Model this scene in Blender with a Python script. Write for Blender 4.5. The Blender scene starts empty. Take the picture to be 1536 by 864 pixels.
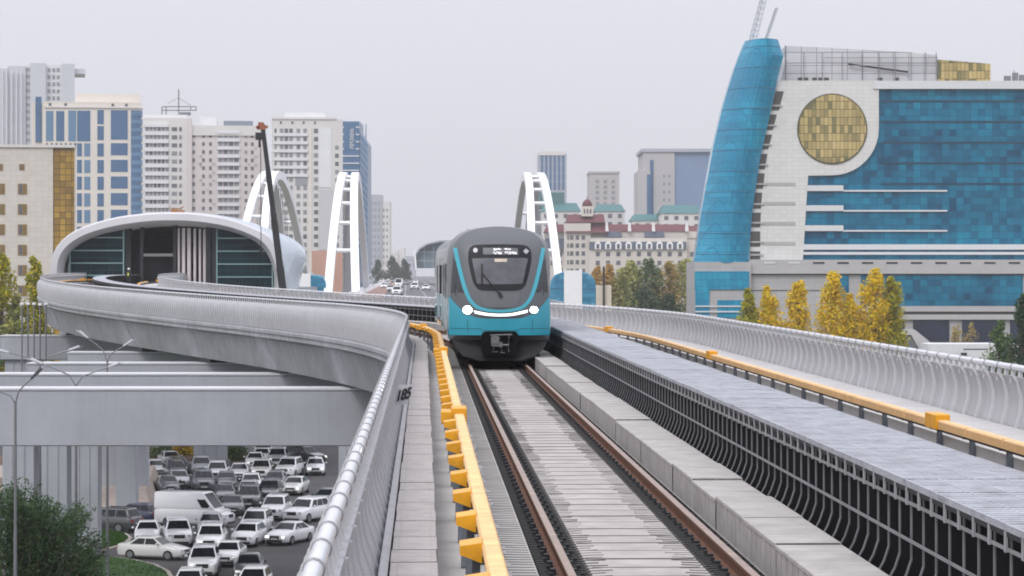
import bpy, bmesh, math, random
from mathutils import Vector, Matrix
random.seed(7)
R = math.radians
S = bpy.context.scene
COL = S.collection
F = 4000.0            # focal length in photo pixels
CX, HY = 768.0, 407.0 # principal column, horizon row
ZC = 18.7             # camera height above the ground
ZR = 16.2             # rail top
def P(px, py, Y): return Vector(((px-CX)/F*Y, Y, ZC-(py-HY)/F*Y))
def G(px, py, z=0.0):
    Y = (ZC-z)*F/(py-HY); return Vector(((px-CX)/F*Y, Y, z))

# ------------------------------------------------------------------ materials
MATS = {}
def pm(name, col, rough=.6, var=.08, scale=1.5, bump=0., metal=0., spec=.5, coat=0., emit=None, es=1., detail=6, streak=0.):
    if name in MATS: return MATS[name]
    m = bpy.data.materials.new(name); m.use_nodes = True; MATS[name] = m
    nt = m.node_tree; N = nt.nodes; L = nt.links; b = N['Principled BSDF']
    b.inputs['Roughness'].default_value = rough; b.inputs['Metallic'].default_value = metal
    b.inputs['Specular IOR Level'].default_value = spec; b.inputs['Coat Weight'].default_value = coat
    c = (*col, 1)
    if var or bump:
        tc = N.new('ShaderNodeTexCoord'); no = N.new('ShaderNodeTexNoise')
        no.inputs['Scale'].default_value = scale; no.inputs['Detail'].default_value = detail; no.inputs['Roughness'].default_value = .65
        L.new(tc.outputs['Object'], no.inputs['Vector'])
        mr = N.new('ShaderNodeMapRange'); mr.inputs[1].default_value = .3; mr.inputs[2].default_value = .7
        mr.inputs[3].default_value = 1-var; mr.inputs[4].default_value = 1+var
        L.new(no.outputs['Fac'], mr.inputs[0])
        fac = mr.outputs[0]
        if streak:
            mp = N.new('ShaderNodeMapping'); mp.inputs['Scale'].default_value = (3, 3, .25)
            L.new(tc.outputs['Object'], mp.inputs[0])
            n2 = N.new('ShaderNodeTexNoise'); n2.inputs['Scale'].default_value = 1.2; n2.inputs['Detail'].default_value = 4
            L.new(mp.outputs[0], n2.inputs['Vector'])
            m2 = N.new('ShaderNodeMapRange'); m2.inputs[1].default_value = .35; m2.inputs[2].default_value = .62
            m2.inputs[3].default_value = 1-streak; m2.inputs[4].default_value = 1
            L.new(n2.outputs['Fac'], m2.inputs[0])
            mu = N.new('ShaderNodeMath'); mu.operation = 'MULTIPLY'; L.new(fac, mu.inputs[0]); L.new(m2.outputs[0], mu.inputs[1]); fac = mu.outputs[0]
        vm = N.new('ShaderNodeVectorMath'); vm.operation = 'SCALE'; vm.inputs[0].default_value = col
        L.new(fac, vm.inputs['Scale']); L.new(vm.outputs[0], b.inputs['Base Color'])
        if bump:
            bp = N.new('ShaderNodeBump'); bp.inputs['Strength'].default_value = bump; bp.inputs['Distance'].default_value = .02
            n3 = N.new('ShaderNodeTexNoise'); n3.inputs['Scale'].default_value = scale*12; n3.inputs['Detail'].default_value = 4
            L.new(tc.outputs['Object'], n3.inputs['Vector']); L.new(n3.outputs['Fac'], bp.inputs['Height']); L.new(bp.outputs[0], b.inputs['Normal'])
    else: b.inputs['Base Color'].default_value = c
    if emit:
        b.inputs['Emission Color'].default_value = (*emit, 1); b.inputs['Emission Strength'].default_value = es
    return m

def panes(name, cols, cw, ch, line=.06, linecol=(.02,.08,.12), rough=.12, spec=.5, skew=0., zoff=0., pw=.45):
    """curtain wall: every pane its own random tint, thin joints (object space x / z)"""
    if name in MATS: return MATS[name]
    m = bpy.data.materials.new(name); m.use_nodes = True; MATS[name] = m
    nt = m.node_tree; N = nt.nodes; L = nt.links; b = N['Principled BSDF']
    b.inputs['Roughness'].default_value = rough; b.inputs['Specular IOR Level'].default_value = spec
    tc = N.new('ShaderNodeTexCoord'); sp = N.new('ShaderNodeSeparateXYZ'); L.new(tc.outputs['Object'], sp.inputs[0])
    def math_(op, a, bb):
        n = N.new('ShaderNodeMath'); n.operation = op
        for i, v in enumerate((a, bb)):
            if v is None: continue
            if isinstance(v, (int, float)): n.inputs[i].default_value = v
            else: L.new(v, n.inputs[i])
        return n.outputs[0]
    xx = math_('ADD', sp.outputs[0], math_('MULTIPLY', sp.outputs[2], skew))
    xx = math_('ADD', xx, math_('MULTIPLY', sp.outputs[1], .9))
    u = math_('DIVIDE', math_('ADD', xx, 500.03), cw); v = math_('DIVIDE', math_('ADD', sp.outputs[2], 500.0+zoff), ch)
    fu, fv = math_('FLOOR', u, None), math_('FLOOR', v, None)
    cb = N.new('ShaderNodeCombineXYZ'); L.new(fu, cb.inputs[0]); L.new(fv, cb.inputs[1])
    wn = N.new('ShaderNodeTexWhiteNoise'); wn.noise_dimensions = '2D'; L.new(cb.outputs[0], wn.inputs['Vector'])
    no = N.new('ShaderNodeTexNoise'); no.inputs['Scale'].default_value = .11; no.inputs['Detail'].default_value = 5; L.new(tc.outputs['Object'], no.inputs['Vector'])
    val = math_('ADD', math_('MULTIPLY', wn.outputs['Value'], pw), math_('MULTIPLY', math_('SUBTRACT', no.outputs['Fac'], .2), 1.18-pw*.5))
    rp = N.new('ShaderNodeValToRGB'); el = rp.color_ramp.elements
    while len(el) < len(cols): el.new(.5)
    for i, (p, c) in enumerate(cols): el[i].position = p; el[i].color = (*c, 1)
    L.new(val, rp.inputs[0])
    lu = math_('LESS_THAN', math_('FRACT', u, None), line/cw); lv = math_('LESS_THAN', math_('FRACT', v, None), line*1.3/ch)
    mx = N.new('ShaderNodeMix'); mx.data_type = 'RGBA'; L.new(math_('MAXIMUM', lu, lv), mx.inputs[0])
    L.new(rp.outputs[0], mx.inputs[6]); mx.inputs[7].default_value = (*linecol, 1)
    L.new(mx.outputs[2], b.inputs['Base Color'])
    return m

def leafmat(name, cols):
    if name in MATS: return MATS[name]
    m = bpy.data.materials.new(name); m.use_nodes = True; MATS[name] = m
    nt = m.node_tree; N = nt.nodes; L = nt.links; b = N['Principled BSDF']; b.inputs['Roughness'].default_value = .55
    b.inputs['Specular IOR Level'].default_value = .25
    g = N.new('ShaderNodeNewGeometry'); rp = N.new('ShaderNodeValToRGB'); el = rp.color_ramp.elements
    while len(el) < len(cols): el.new(.5)
    for i, c in enumerate(cols): el[i].position = i/(len(cols)-1); el[i].color = (*c, 1)
    L.new(g.outputs['Random Per Island'], rp.inputs[0]); L.new(rp.outputs[0], b.inputs['Base Color'])
    tr = N.new('ShaderNodeBsdfTranslucent'); L.new(rp.outputs[0], tr.inputs[0])
    mx = N.new('ShaderNodeMixShader'); mx.inputs[0].default_value = .3
    L.new(b.outputs[0], mx.inputs[1]); L.new(tr.outputs[0], mx.inputs[2]); L.new(mx.outputs[0], N['Material Output'].inputs['Surface'])
    return m

# ------------------------------------------------------------------ objects
def tag(o, label=None, cat=None, group=None, kind=None):
    if label: o['label'] = label
    if cat: o['category'] = cat
    if group: o['group'] = group
    if kind: o['kind'] = kind
    return o
def thing(name, label, cat, loc=(0,0,0), rz=0., group=None):
    o = bpy.data.objects.new(name, None); COL.objects.link(o); o.location = loc; o.rotation_euler = (0, 0, rz)
    o.empty_display_size = .2
    return tag(o, label, cat, group)
class MB:
    def __init__(s): s.v = []; s.f = []; s.m = []
    def add(s, vs, fs, mi=0):
        n = len(s.v); s.v += [tuple(v) for v in vs]; s.f += [tuple(i+n for i in f) for f in fs]; s.m += [mi]*len(fs); return s
    def box(s, x0, x1, y0, y1, z0, z1, mi=0):
        return s.add([(x0,y0,z0),(x1,y0,z0),(x1,y1,z0),(x0,y1,z0),(x0,y0,z1),(x1,y0,z1),(x1,y1,z1),(x0,y1,z1)],
              [(3,2,1,0),(4,5,6,7),(0,1,5,4),(1,2,6,5),(2,3,7,6),(3,0,4,7)], mi)
    def hexa(s, b, t, mi=0):  # 4 bottom, 4 top
        return s.add(list(b)+list(t), [(3,2,1,0),(4,5,6,7),(0,1,5,4),(1,2,6,5),(2,3,7,6),(3,0,4,7)], mi)
    def loft(s, rings, closed=True, caps=True, mi=0, mif=None):
        n = len(rings[0]); vs = [p for r in rings for p in r]; fs = []; ms = []
        for i in range(len(rings)-1):
            for j in range(n if closed else n-1):
                k = (j+1) % n; fs.append((i*n+j, i*n+k, (i+1)*n+k, (i+1)*n+j)); ms.append(mif(i, j) if mif else mi)
        if caps and closed:
            fs.append(tuple(range(n-1, -1, -1))); ms.append(mi)
            fs.append(tuple((len(rings)-1)*n+j for j in range(n))); ms.append(mi)
        o = len(s.v); s.v += [tuple(v) for v in vs]; s.f += [tuple(a+o for a in f) for f in fs]; s.m += ms; return s
    def tube(s, pts, r, n=8, mi=0, r2=None):
        pts = [Vector(p) for p in pts]; rings = []
        for i, p in enumerate(pts):
            d = (pts[min(i+1, len(pts)-1)]-pts[max(i-1, 0)]).normalized()
            a = d.cross(Vector((0,0,1)))
            if a.length < 1e-3: a = Vector((1,0,0))
            a.normalize(); b = d.cross(a)
            rr = r if r2 is None else r+(r2-r)*i/(len(pts)-1)
            rings.append([p+a*(rr*math.cos(t*2*math.pi/n))+b*(rr*math.sin(t*2*math.pi/n)) for t in range(n)])
        return s.loft(rings, mi=mi)
    def prism(s, poly, y0, y1, mi=0):   # poly in (x, z), extruded along y
        n = len(poly); vs = [(x, y0, z) for x, z in poly]+[(x, y1, z) for x, z in poly]
        fs = [tuple(range(n)), tuple(range(2*n-1, n-1, -1))]+[(i, n+i, n+(i+1) % n, (i+1) % n) for i in range(n)]
        return s.add(vs, fs, mi)
    def plate(s, poly, z0, z1, mi=0):   # poly in (x, y), extruded along z
        n = len(poly); vs = [(x, y, z0) for x, y in poly]+[(x, y, z1) for x, y in poly]
        fs = [tuple(range(n-1, -1, -1)), tuple(range(n, 2*n))]+[(i, (i+1) % n, n+(i+1) % n, n+i) for i in range(n)]
        return s.add(vs, fs, mi)
    def build(s, name, mats, parent=None, org=None, smooth=False, fix=True, bevel=0.):
        me = bpy.data.meshes.new(name)
        vs = s.v
        if org is not None: vs = [(a-org[0], b-org[1], c-org[2]) for a, b, c in vs]
        me.from_pydata(vs, [], s.f)
        if not isinstance(mats, (list, tuple)): mats = [mats]
        for m in mats: me.materials.append(m)
        if len(mats) > 1: me.polygons.foreach_set('material_index', s.m)
        if fix or bevel:
            bm = bmesh.new(); bm.from_mesh(me)
            if fix: bmesh.ops.recalc_face_normals(bm, faces=bm.faces)
            if bevel:
                ed = [e for e in bm.edges if len(e.link_faces) == 2 and e.calc_face_angle(0) > .5]
                bmesh.ops.bevel(bm, geom=ed, offset=bevel, segments=1, affect='EDGES')
            bm.to_mesh(me); bm.free()
        if smooth: me.polygons.foreach_set('use_smooth', [True]*len(me.polygons)); me.set_sharp_from_angle(angle=R(38))
        me.update()
        o = bpy.data.objects.new(name, me); COL.objects.link(o)
        if parent: o.parent = parent
        elif org is not None: o.location = org
        return o
def mesh_copy(src, parent=None, loc=None, rz=0.):
    c = src.copy(); COL.objects.link(c)
    if parent: c.parent = parent
    if loc is not None: c.location = loc
    c.rotation_euler = (0, 0, rz); return c
def kids(o, allo): return [c for c in allo if c.parent == o]
def copy_tree(o, children, parent=None):
    c = o.copy(); COL.objects.link(c); c.parent = parent
    for ch in children.get(o, []): copy_tree(ch, children, c)
    return c
def childmap(root):
    mp = {}; todo = [root]
    while todo:
        o = todo.pop(); ch = list(o.children); mp[o] = ch; todo += ch
    return mp
UNIT = {}
def unit(mat):
    if mat.name not in UNIT:
        me = bpy.data.meshes.new('pane_'+mat.name)
        v = [(x, y, z) for z in (0, 1) for y in (0, 1) for x in (0, 1)]
        me.from_pydata(v, [], [(0,2,3,1),(4,5,7,6),(0,1,5,4),(1,3,7,5),(3,2,6,7),(2,0,4,6)]); me.materials.append(mat); UNIT[mat.name] = me
    return UNIT[mat.name]
class Bld:
    """a building whose front stands at distance Y; facade drawn in photo columns / rows, built at true size"""
    def __init__(s, name, label, cat, pxc, Y, group=None, rz=0.):
        s.Y = Y; s.s = Y/F; s.pxc = pxc; s.cnt = {}; s.rest = {}
        s.o = thing(name, label, cat, ((pxc-CX)/F*Y, Y, 0), rz, group)
    def x(s, px): return (px-s.pxc)*s.s
    def z(s, py): return ZC-(py-HY)*s.s
    def vol(s, name, x0, x1, yt, yb, mat, d0=0., d1=20., sm=False):   # block
        zb = 0. if yb is None else s.z(yb)
        return MB().box(s.x(x0), s.x(x1), d0, d1, zb, s.z(yt)).build(name, mat, s.o)
    def poly(s, name, pts, mat, d0, d1):
        return MB().prism([(s.x(a), s.z(b)) for a, b in pts], d0, d1).build(name, mat, s.o)
    def win(s, x0, x1, y0, y1, mat, d=.12, name='window', d0=0.):
        k = name; n = s.cnt.get(k, 0); s.cnt[k] = n+1
        if n < 100:
            o = bpy.data.objects.new(name, unit(mat)); COL.objects.link(o); o.parent = s.o
            o.location = (s.x(x0), d0-d, s.z(y1)); o.scale = (s.x(x1)-s.x(x0), d, s.z(y0)-s.z(y1))
        else:
            mb = s.rest.setdefault((k, mat.name), MB()); mb.box(s.x(x0), s.x(x1), d0-d, d0, s.z(y1), s.z(y0))
    def done(s):
        for (k, mn), mb in s.rest.items(): tag(mb.build(k, MATS[mn], s.o), kind='stuff')

# ------------------------------------------------------------------ palette
CONC  = pm('concrete_light', (.40,.40,.415), .75, .10, .9, .25, streak=.12)
CONC2 = pm('concrete_grey', (.36,.375,.405), .8, .09, .35, .2, streak=.05)
LITEDGE = pm('beam_lit_edge', (.52,.53,.55), .7, .08, .6)
CONCG = pm('concrete_girder', (.34,.345,.36), .8, .16, .22, .25, streak=.22)
DECKC = pm('deck_concrete', (.36,.345,.33), .85, .16, 1.2, .4)
SLAB  = pm('slab_concrete', (.385,.358,.338), .85, .16, 2.2, .35, streak=.12)
TROUGH = pm('trough_concrete', (.37,.352,.335), .85, .18, 2.6, .4)
WALKC = pm('walkway_concrete', (.40,.375,.365), .85, .14, 5., .6)
PANEL = pm('parapet_panel', (.39,.393,.41), .5, .08, .8, .1, streak=.10)
FIN   = pm('parapet_fin', (.54,.54,.56), .45, .06, 1.)
PIPE  = pm('handrail_paint', (.62,.63,.66), .32, .08, 2., coat=.3)
RUST  = pm('rail_rust', (.12,.045,.018), .75, .35, 6., .3)
RTOP  = pm('rail_running_surface', (.26,.19,.155), .5, .25, 5.)
RUBB  = pm('black_rubber', (.009,.009,.010), .85, .3, 5., .3, spec=.2)
DARKM = pm('dark_steel', (.020,.021,.024), .6, .25, 4., .2, spec=.3)
BLACK = pm('black_backing', (.006,.006,.007), .9, .2, 2., spec=.1)
YEL   = pm('yellow_cover', (.74,.345,.010), .45, .18, 3.5, .15, streak=.12)
YELT  = pm('amber_bar', (.80,.50,.20), .5, .18, 3., .15, streak=.10)
POSTG = pm('bracket_grey', (.13,.145,.17), .55, .15, 4.)
GRATE = pm('grating_grey', (.33,.34,.37), .65, .28, 4., .7)
STAN  = pm('stanchion_grey', (.17,.175,.19), .5, .2, 3.)
WHITE = pm('white_paint', (.80,.80,.80), .45, .04, 1.)
WHITEB= pm('white_bridge_steel', (.82,.83,.85), .4, .04, .3)
ASPH  = pm('asphalt', (.060,.058,.060), .9, .30, .25, .3)
ASPHB = pm('bridge_asphalt', (.11,.11,.12), .9, .15, .1, .1)
GRASS = pm('grass', (.025,.075,.010), .9, .4, .7, .8)
SOIL  = pm('soil', (.13,.08,.055), .95, .35, .5, .6)
EARTH = pm('earth', (.10,.10,.06), .95, .4, .06, .5)
PAVER = pm('paver', (.36,.30,.26), .85, .15, 1.5, .3)
KERBC = pm('kerb_stone', (.38,.34,.31), .85, .15, 1.)
HAZE = .00013; CLOUD = (6.6,6.65,7.35); EXPO = .17
# ------------------------------------------------------------------ the railway alignment (S-curve)
def shift(Y):
    Ra = 190.
    a, b, c = 86., 152.5, 180.
    if Y < a: return 0.
    if Y < b: return (Y-a)**2/(2*Ra)
    s1 = (b-a)**2/(2*Ra); k = .35
    if Y < c: return s1+k*(Y-b)
    s2 = s1+k*(c-b); e = c+k*Ra
    if Y < e: return s2+k*(Y-c)-(Y-c)**2/(2*Ra)
    return s2+k*(e-c)-(e-c)**2/(2*Ra)
def xc(Y): return 1.977-.033*Y-shift(Y)
def rise(Y):
    t = max(0., (Y-128)/130.); return 1.3*t*t*(3-2*t) if t < 1 else 1.3
def fr(Y, off, z):
    d = (xc(Y+.05)-xc(Y-.05))/.1; n = math.hypot(d, 1)
    return Vector((xc(Y)+off/n, Y-off*d/n, ZR+rise(Y)+z))
def ys(a, b, st=2.0):
    n = max(1, int(round((b-a)/st))); return [a+(b-a)*i/n for i in range(n+1)]
Y0, Y1 = -12., 268.
def sweep(mb, prof, yl, closed=True, mi=0):
    return mb.loft([[fr(y, o, z) for o, z in prof] for y in yl], closed=closed, caps=closed, mi=mi)
def bxp(mb, ya, yb, o0, o1, z0, z1, mi=0):     # a box laid along the alignment
    return mb.hexa([fr(ya,o0,z0), fr(ya,o1,z0), fr(yb,o1,z0), fr(yb,o0,z0)], [fr(ya,o0,z1), fr(ya,o1,z1), fr(yb,o1,z1), fr(yb,o0,z1)], mi)
YL = ys(Y0, Y1, 2.)

# --- girder and deck
org = fr(60, 2.4, -2.75)
via = thing('viaduct', 'long grey concrete metro viaduct swinging left in an S-curve towards the arched station', 'viaduct', org)
mb = MB(); sweep(mb, [(-2.74,-.52),(-2.80,-.60),(-2.80,-.74),(-2.72,-.78),(-2.74,-.98),(-2.66,-1.05),(-2.45,-1.12),(-1.95,-2.72),(6.75,-2.72),(7.25,-1.12),(7.46,-1.05),(7.54,-.98),(7.52,-.78),(7.60,-.74),(7.60,-.60),(7.54,-.52)], YL)
mb.build('girder', CONCG, via, org, smooth=False)
mb = MB(); sweep(mb, [(-2.58,-.50),(-2.58,-.28),(7.38,-.28),(7.38,-.50)], YL); mb.build('deck', DECKC, via, org)
mb = MB(); sweep(mb, [(5.70,-.27),(5.70,.08),(7.16,.08),(7.16,-.27)], YL); mb.build('kerb', pm('kerb_pale', (.46,.45,.44), .8, .12, 1.2), via, org)
mb = MB(); sweep(mb, [(-2.335,-.27),(-2.335,.125),(-2.29,.125),(-2.268,.10),(-2.268,-.27)], ys(Y0, Y1, 2)); mb.build('kerb', CONC, via, org)
mb = MB()
for (y, w) in ((112.,0),(128.,0)): pass

# --- parapets
def parapet(sign, base, label):
    # sign -1: left side of the alignment, +1 right side ; base = offset of the handrail
    def O(d): return base+sign*d        # d > 0 is outward, away from the tracks
    root = thing('parapet', label, 'parapet', fr(60, base, 0))
    og = root.location
    tp = .79 if sign < 0 else .87
    outer = [(-.03,tp),(.10,tp-.08),(.20,.58),(.25,.36),(.25,.10),(.20,-.20),(.14,-.50)]
    inner = [(-.08,tp),(-.02,tp-.09),(.03,.55),(.02,.34),(-.03,.14),(-.08,-.02),(-.08,-.26)] if sign > 0 else [(-.08,tp),(-.04,.70),(-.03,.55),(-.06,.34),(-.13,.14),(-.20,.0),(-.20,-.26)]
    mb = MB(); pr = [(O(d), z) for d, z in outer]+[(O(d), z) for d, z in [(-.06,-.5)]]+[(O(d), z) for d, z in reversed(inner)]
    sweep(mb, pr, ys(Y0, Y1, 1.5)); mb.build('panel', PANEL, root, og, smooth=True)
    # fins standing on both faces
    mb = MB(); y = Y0; kf = 0
    while y < Y1-.3:
        w = .022 if y < 100 else .05
        for face, s_ in ((outer, 1), (inner, -1)):
            if s_ > 0 and sign > 0: continue
            if s_ < 0 and kf % 2: continue
            pr_ = (.022 if sign < 0 else .05) if s_ < 0 else .05
            ring = []
            for d, z in face:
                if z < -.3 and s_ < 0: continue
                ring.append([fr(y-w, O(d-.01*s_), z), fr(y+w, O(d-.01*s_), z), fr(y+w, O(d+pr_*s_), z), fr(y-w, O(d+pr_*s_), z)])
            fm = mb
            if 10 < y < 35 or (sign < 0 and 128 < y < 152): fm = MB()
            fm.loft(ring, mi=0)
            if fm is not mb: fm.build('fin', FIN, root, og)
        y += .5; kf += 1
    tag(mb.build('fin', FIN, root, og), kind='stuff')
    mb = MB()
    for y in (33., 57., 81., 105., 129., 153., 177., 201., 225.):
        for face, s_ in ((outer, 1), (inner, -1)):
            q = [(d+s_*.003, z) for d, z in face if z > -.26]
            for (a, z0), (b_, z1) in zip(q, q[1:]): mb.add([fr(y-.018,O(a),z0), fr(y+.018,O(a),z0), fr(y+.018,O(b_),z1), fr(y-.018,O(b_),z1)], [(0,1,2,3)])
    mb.build('panel_joint', DARKM, root, og)
    # handrail pipe, clamp rings and stems
    mb = MB(); r = .050
    circ = [(math.cos(t*math.pi/6), math.sin(t*math.pi/6)) for t in range(12)]
    sweep(mb, [(base+r*c, 1.0+r*s) for c, s in circ], ys(Y0, Y1, 1.5)); mb.build('handrail', PIPE, root, og, smooth=True)
    mb = MB(); mb2 = MB(); y = 8.5; k = 0
    while y < Y1-.5:
        rr = .060; ring = MB() if k < 100 else mb
        ring.loft([[fr(yy, base+q*c, 1.0+q*s) for c, s in circ] for yy, q in ((y-.03,r), (y-.025,rr), (y+.025,rr), (y+.03,r))], caps=False)
        for yy in (y, y+.5):
            st_ = MB() if (k < 50) else mb2
            st_.hexa([fr(yy-.03,O(-.06),.76), fr(yy-.03,O(.0),.76), fr(yy+.03,O(.0),.76), fr(yy+.03,O(-.06),.76)],
                     [fr(yy-.03,O(-.03),.955), fr(yy-.03,O(.03),.955), fr(yy+.03,O(.03),.955), fr(yy+.03,O(-.03),.955)])
            if k < 50: st_.build('stem', FIN, root, og)
        if k < 100: ring.build('clamp_ring', STAN_L, root, og, smooth=True)
        y += 1.0; k += 1
    tag(mb.build('clamp_ring', STAN_L, root, og, smooth=True), kind='stuff'); tag(mb2.build('stem', FIN, root, og), kind='stuff')
    return root
STAN_L = pm('clamp_grey', (.24,.24,.255), .4, .1, 3.)
STAN_L = pm("clamp_grey", (.24,.24,.255), .4, .1, 3.)
parapet(-1, -2.53, "grey finned parapet with white pipe handrail beside the narrow walkway, on the viaduct's left edge")
parapet(1, 7.25, "grey finned parapet with pipe handrail behind the amber rail on the viaduct's right edge")

# --- painted number plate hung on the left parapet
def dsign():
    y = 41.; a = fr(y, -2.28, .47)
    root = thing('number_plate', 'pale leaning plate with black painted digits on the inner side of the left parapet', 'sign', a)
    q = lambda o, z, dy=0.: fr(y+dy, o, z)-a
    c = [(-2.43,.45),(-2.22,.45),(-2.16,.76),(-2.37,.76)]
    MB().hexa([q(o, z) for o, z in c], [q(o, z, .012) for o, z in c]).build('plate', pm('sign_plate', (.42,.43,.45), .5, .08, 3.), root)
    cu = bpy.data.curves.new('digits', 'FONT'); cu.body = '185'; cu.size = .23; cu.extrude = .003; cu.offset = .009; cu.align_x = 'CENTER'; cu.align_y = 'CENTER'; cu.space_character = .92
    t = bpy.data.objects.new('t', cu); COL.objects.link(t); bpy.context.view_layer.update()
    dg = bpy.context.evaluated_depsgraph_get(); me = bpy.data.meshes.new_from_object(t.evaluated_get(dg)); bpy.data.objects.remove(t)
    for v in me.vertices:
        u, h, dz = v.co.x*.72, v.co.y, v.co.z; v.co = q(-2.285+u+h*.2, .605+h+u*.28, -.010-dz)
    me.materials.clear(); me.materials.append(pm('black_paint', (.012,.012,.014), .6, 0)); me.flip_normals()
    o = bpy.data.objects.new('digits', me); COL.objects.link(o); o.parent = root
dsign()

# --- emergency walkway on the left
root = thing('walkway', 'narrow pale concrete slab walkway along the left parapet', 'walkway', fr(40, -2.07, -.27))
og = root.location
mb = MB(); sweep(mb, [(-2.25,-.27),(-2.25,.03),(-1.90,.03),(-1.90,-.27)], ys(Y0, Y1, 2)); mb.build('support', RUBB, root, og)
y = 6.; i = 0; rest = MB(); WF = MB()
while y < 262:
    ln = (1.04, 1.04, .98, 1.12, .5)[i % 5] if y < 90 else 2.0
    j = random.uniform(-.006, .006); dz = random.uniform(-.004, .004)
    m_ = rest if i >= 100 else MB()
    m_.hexa([fr(y,-2.255+j,.0), fr(y,-1.86+j,.0), fr(y+ln-.018,-1.86+j,.0), fr(y+ln-.018,-2.255+j,.0)],
            [fr(y,-2.25+j,.098+dz), fr(y,-1.865+j,.098+dz), fr(y+ln-.018,-1.865+j,.098+dz), fr(y+ln-.018,-2.25+j,.098+dz)])
    for u in range(3):  # low raised strips cast into the slab
        a = y+ln*(.1+.3*u); m_.hexa([fr(a,-2.20,.097+dz), fr(a,-1.91,.097+dz), fr(a+ln*.18,-1.91,.097+dz), fr(a+ln*.18,-2.20,.097+dz)],
            [fr(a+.015,-2.19,.104+dz), fr(a+.015,-1.92,.104+dz), fr(a+ln*.18-.015,-1.92,.104+dz), fr(a+ln*.18-.015,-2.19,.104+dz)])
    if i < 100: m_.build('walkway_slab', WALKC, root, og)
    bxp(WF, y+ln-.017, y+ln-.001, -2.25, -1.865, .03, .0985)  # dark strip painting the shade of the gap between walkway slabs
    y += ln; i += 1
tag(rest.build('walkway_slab', WALKC, root, og), kind='stuff')
tag(WF.build('gap_shade', pm('walkway_gap_shade', (.06,.055,.052), .9, .3, 4.), root, og), kind='stuff')

# --- the track
root = thing('metro_track', 'concrete slab track with two rust brown rails running under the train', 'railway track', fr(40, 0, -.27)); og = root.location
def rail(off):
    pr = [(-.070,-.17),(.070,-.17),(.070,-.155),(.012,-.135),(.012,-.05),(.036,-.035),(.036,-.006),(.028,0),(-.028,0),(-.036,-.006),(-.036,-.035),(-.012,-.05),(-.012,-.135),(-.070,-.155)]
    yl = ys(Y0, Y1, 2.); n = len(pr); mb = MB()
    mb.loft([[fr(y, off+o, z) for o, z in pr] for y in yl], mif=lambda i, j: 1 if j in (6,7,8) else 0)
    mb.build('rail', [RUST, RTOP], root, og)
rail(-.755); rail(.755)
for (a, b) in ((-.98,-.52), (.52,.98)):     # rubber beds under the rails
    mb = MB(); sweep(mb, [(a,-.275),(a,-.175),(b,-.175),(b,-.275)], ys(Y0, Y1, 2)); mb.build('rubber_bed', RUBB, root, og)
for (a, b) in ((-1.24,-.985),):
    mb = MB(); sweep(mb, [(a,-.275),(a,-.125),(b,-.125),(b,-.275)], ys(Y0, Y1, 2)); mb.build('concrete_strip', DECKC, root, og)
# slab panels between the rails
GAP_SHADE = MB(); GAP_SHADE_M = pm('gap_shade_dark', (.12,.112,.105), .9, .3, 4.)  # dark flush strips imitate the shade in the open slab gaps
y = 6.; i = 0
while y < 110:
    ln = 1.42; m_ = MB()
    for q in range(2):
        a = y+q*ln/2; b = a+ln/2-(.02 if q == 0 else .035); dz = random.uniform(-.003, .003)
        m_.hexa([fr(a,-.52,-.27), fr(a,.52,-.27), fr(b,.52,-.27), fr(b,-.52,-.27)], [fr(a,-.515,-.135+dz), fr(a,.515,-.135+dz), fr(b,.515,-.135+dz), fr(b,-.515,-.135+dz)])
    m_.build('slab_panel', SLAB, root, og); y += ln; i += 1
    bxp(GAP_SHADE, y-.026, y+.003, -.50, .50, -.2, -.130); bxp(GAP_SHADE, y-ln/2-.014, y-ln/2+.002, -.48, .48, -.2, -.1315)
# cast ribs that comb out from the rail beds over the slab edges
mb = MB(); y = 6.; rc = random.Random(8)
while y < 74:
    for (a, b, s_) in ((-1.24,-1.0,-1), (-.55,-.36,1), (.32,.55,-1), (.985,.999,0)):
        e = rc.uniform(-.04, .05); k = rc.uniform(.02, .10); z = -.131 if s_ >= 0 or a > 0 else -.121
        if s_ == 0: continue
        if s_ < 0: a += e
        else: b += e
        ya, yb = (y+k, y) if s_ < 0 else (y, y+k)
        mb.add([fr(ya,a,z), fr(yb,b,z), fr(yb+.034,b,z), fr(ya+.034,a,z), fr(ya,a,z-.012), fr(yb,b,z-.012), fr(yb+.034,b,z-.012), fr(ya+.034,a,z-.012)], [(0,1,2,3),(0,4,5,1),(1,5,6,2),(2,6,7,3),(3,7,4,0)])
    y += .21
tag(mb.build('comb_ribs', pm('rib_dark', (.10,.093,.088), .85, .3, 5.), root, og), kind='stuff')
tag(GAP_SHADE.build('gap_shade', GAP_SHADE_M, root, og), kind='stuff')
# fasteners
def fastener(mb, y, off):
    bxp(mb, y-.09, y+.09, off-.19, off+.19, -.178, -.155)
    for s in (-1, 1):
        bxp(mb, y-.05, y+.05, off+s*.10-.035, off+s*.10+.035, -.156, -.105); bxp(mb, y-.018, y+.018, off+s*.135-.018, off+s*.135+.018, -.106, -.075)
rest = MB(); n = 0; y = 18.
while y < 74:
    for off in (-.755, .755):
        if n < 100: mb = MB(); fastener(mb, y, off); mb.build('rail_fastener', DARKM, root, og)
        else: fastener(rest, y, off)
        n += 1
    y += .6
tag(rest.build('rail_fastener', DARKM, root, og), kind='stuff')
mb = MB(); y = 8.       # small clips of the rubber bed, one every hand's width
while y < 74:
    for off in (-.92, -.60, .60, .92): bxp(mb, y, y+.045, off-.05, off+.05, -.176, -.125)
    y += .15
tag(mb.build('bed_clips', pm('clip_dark', (.02,.02,.02), .7, .3, 6.), root, og), kind='stuff')

AMB = pm('amber_bar_pale', (.70,.43,.19), .55, .12, 1.5)
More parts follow.
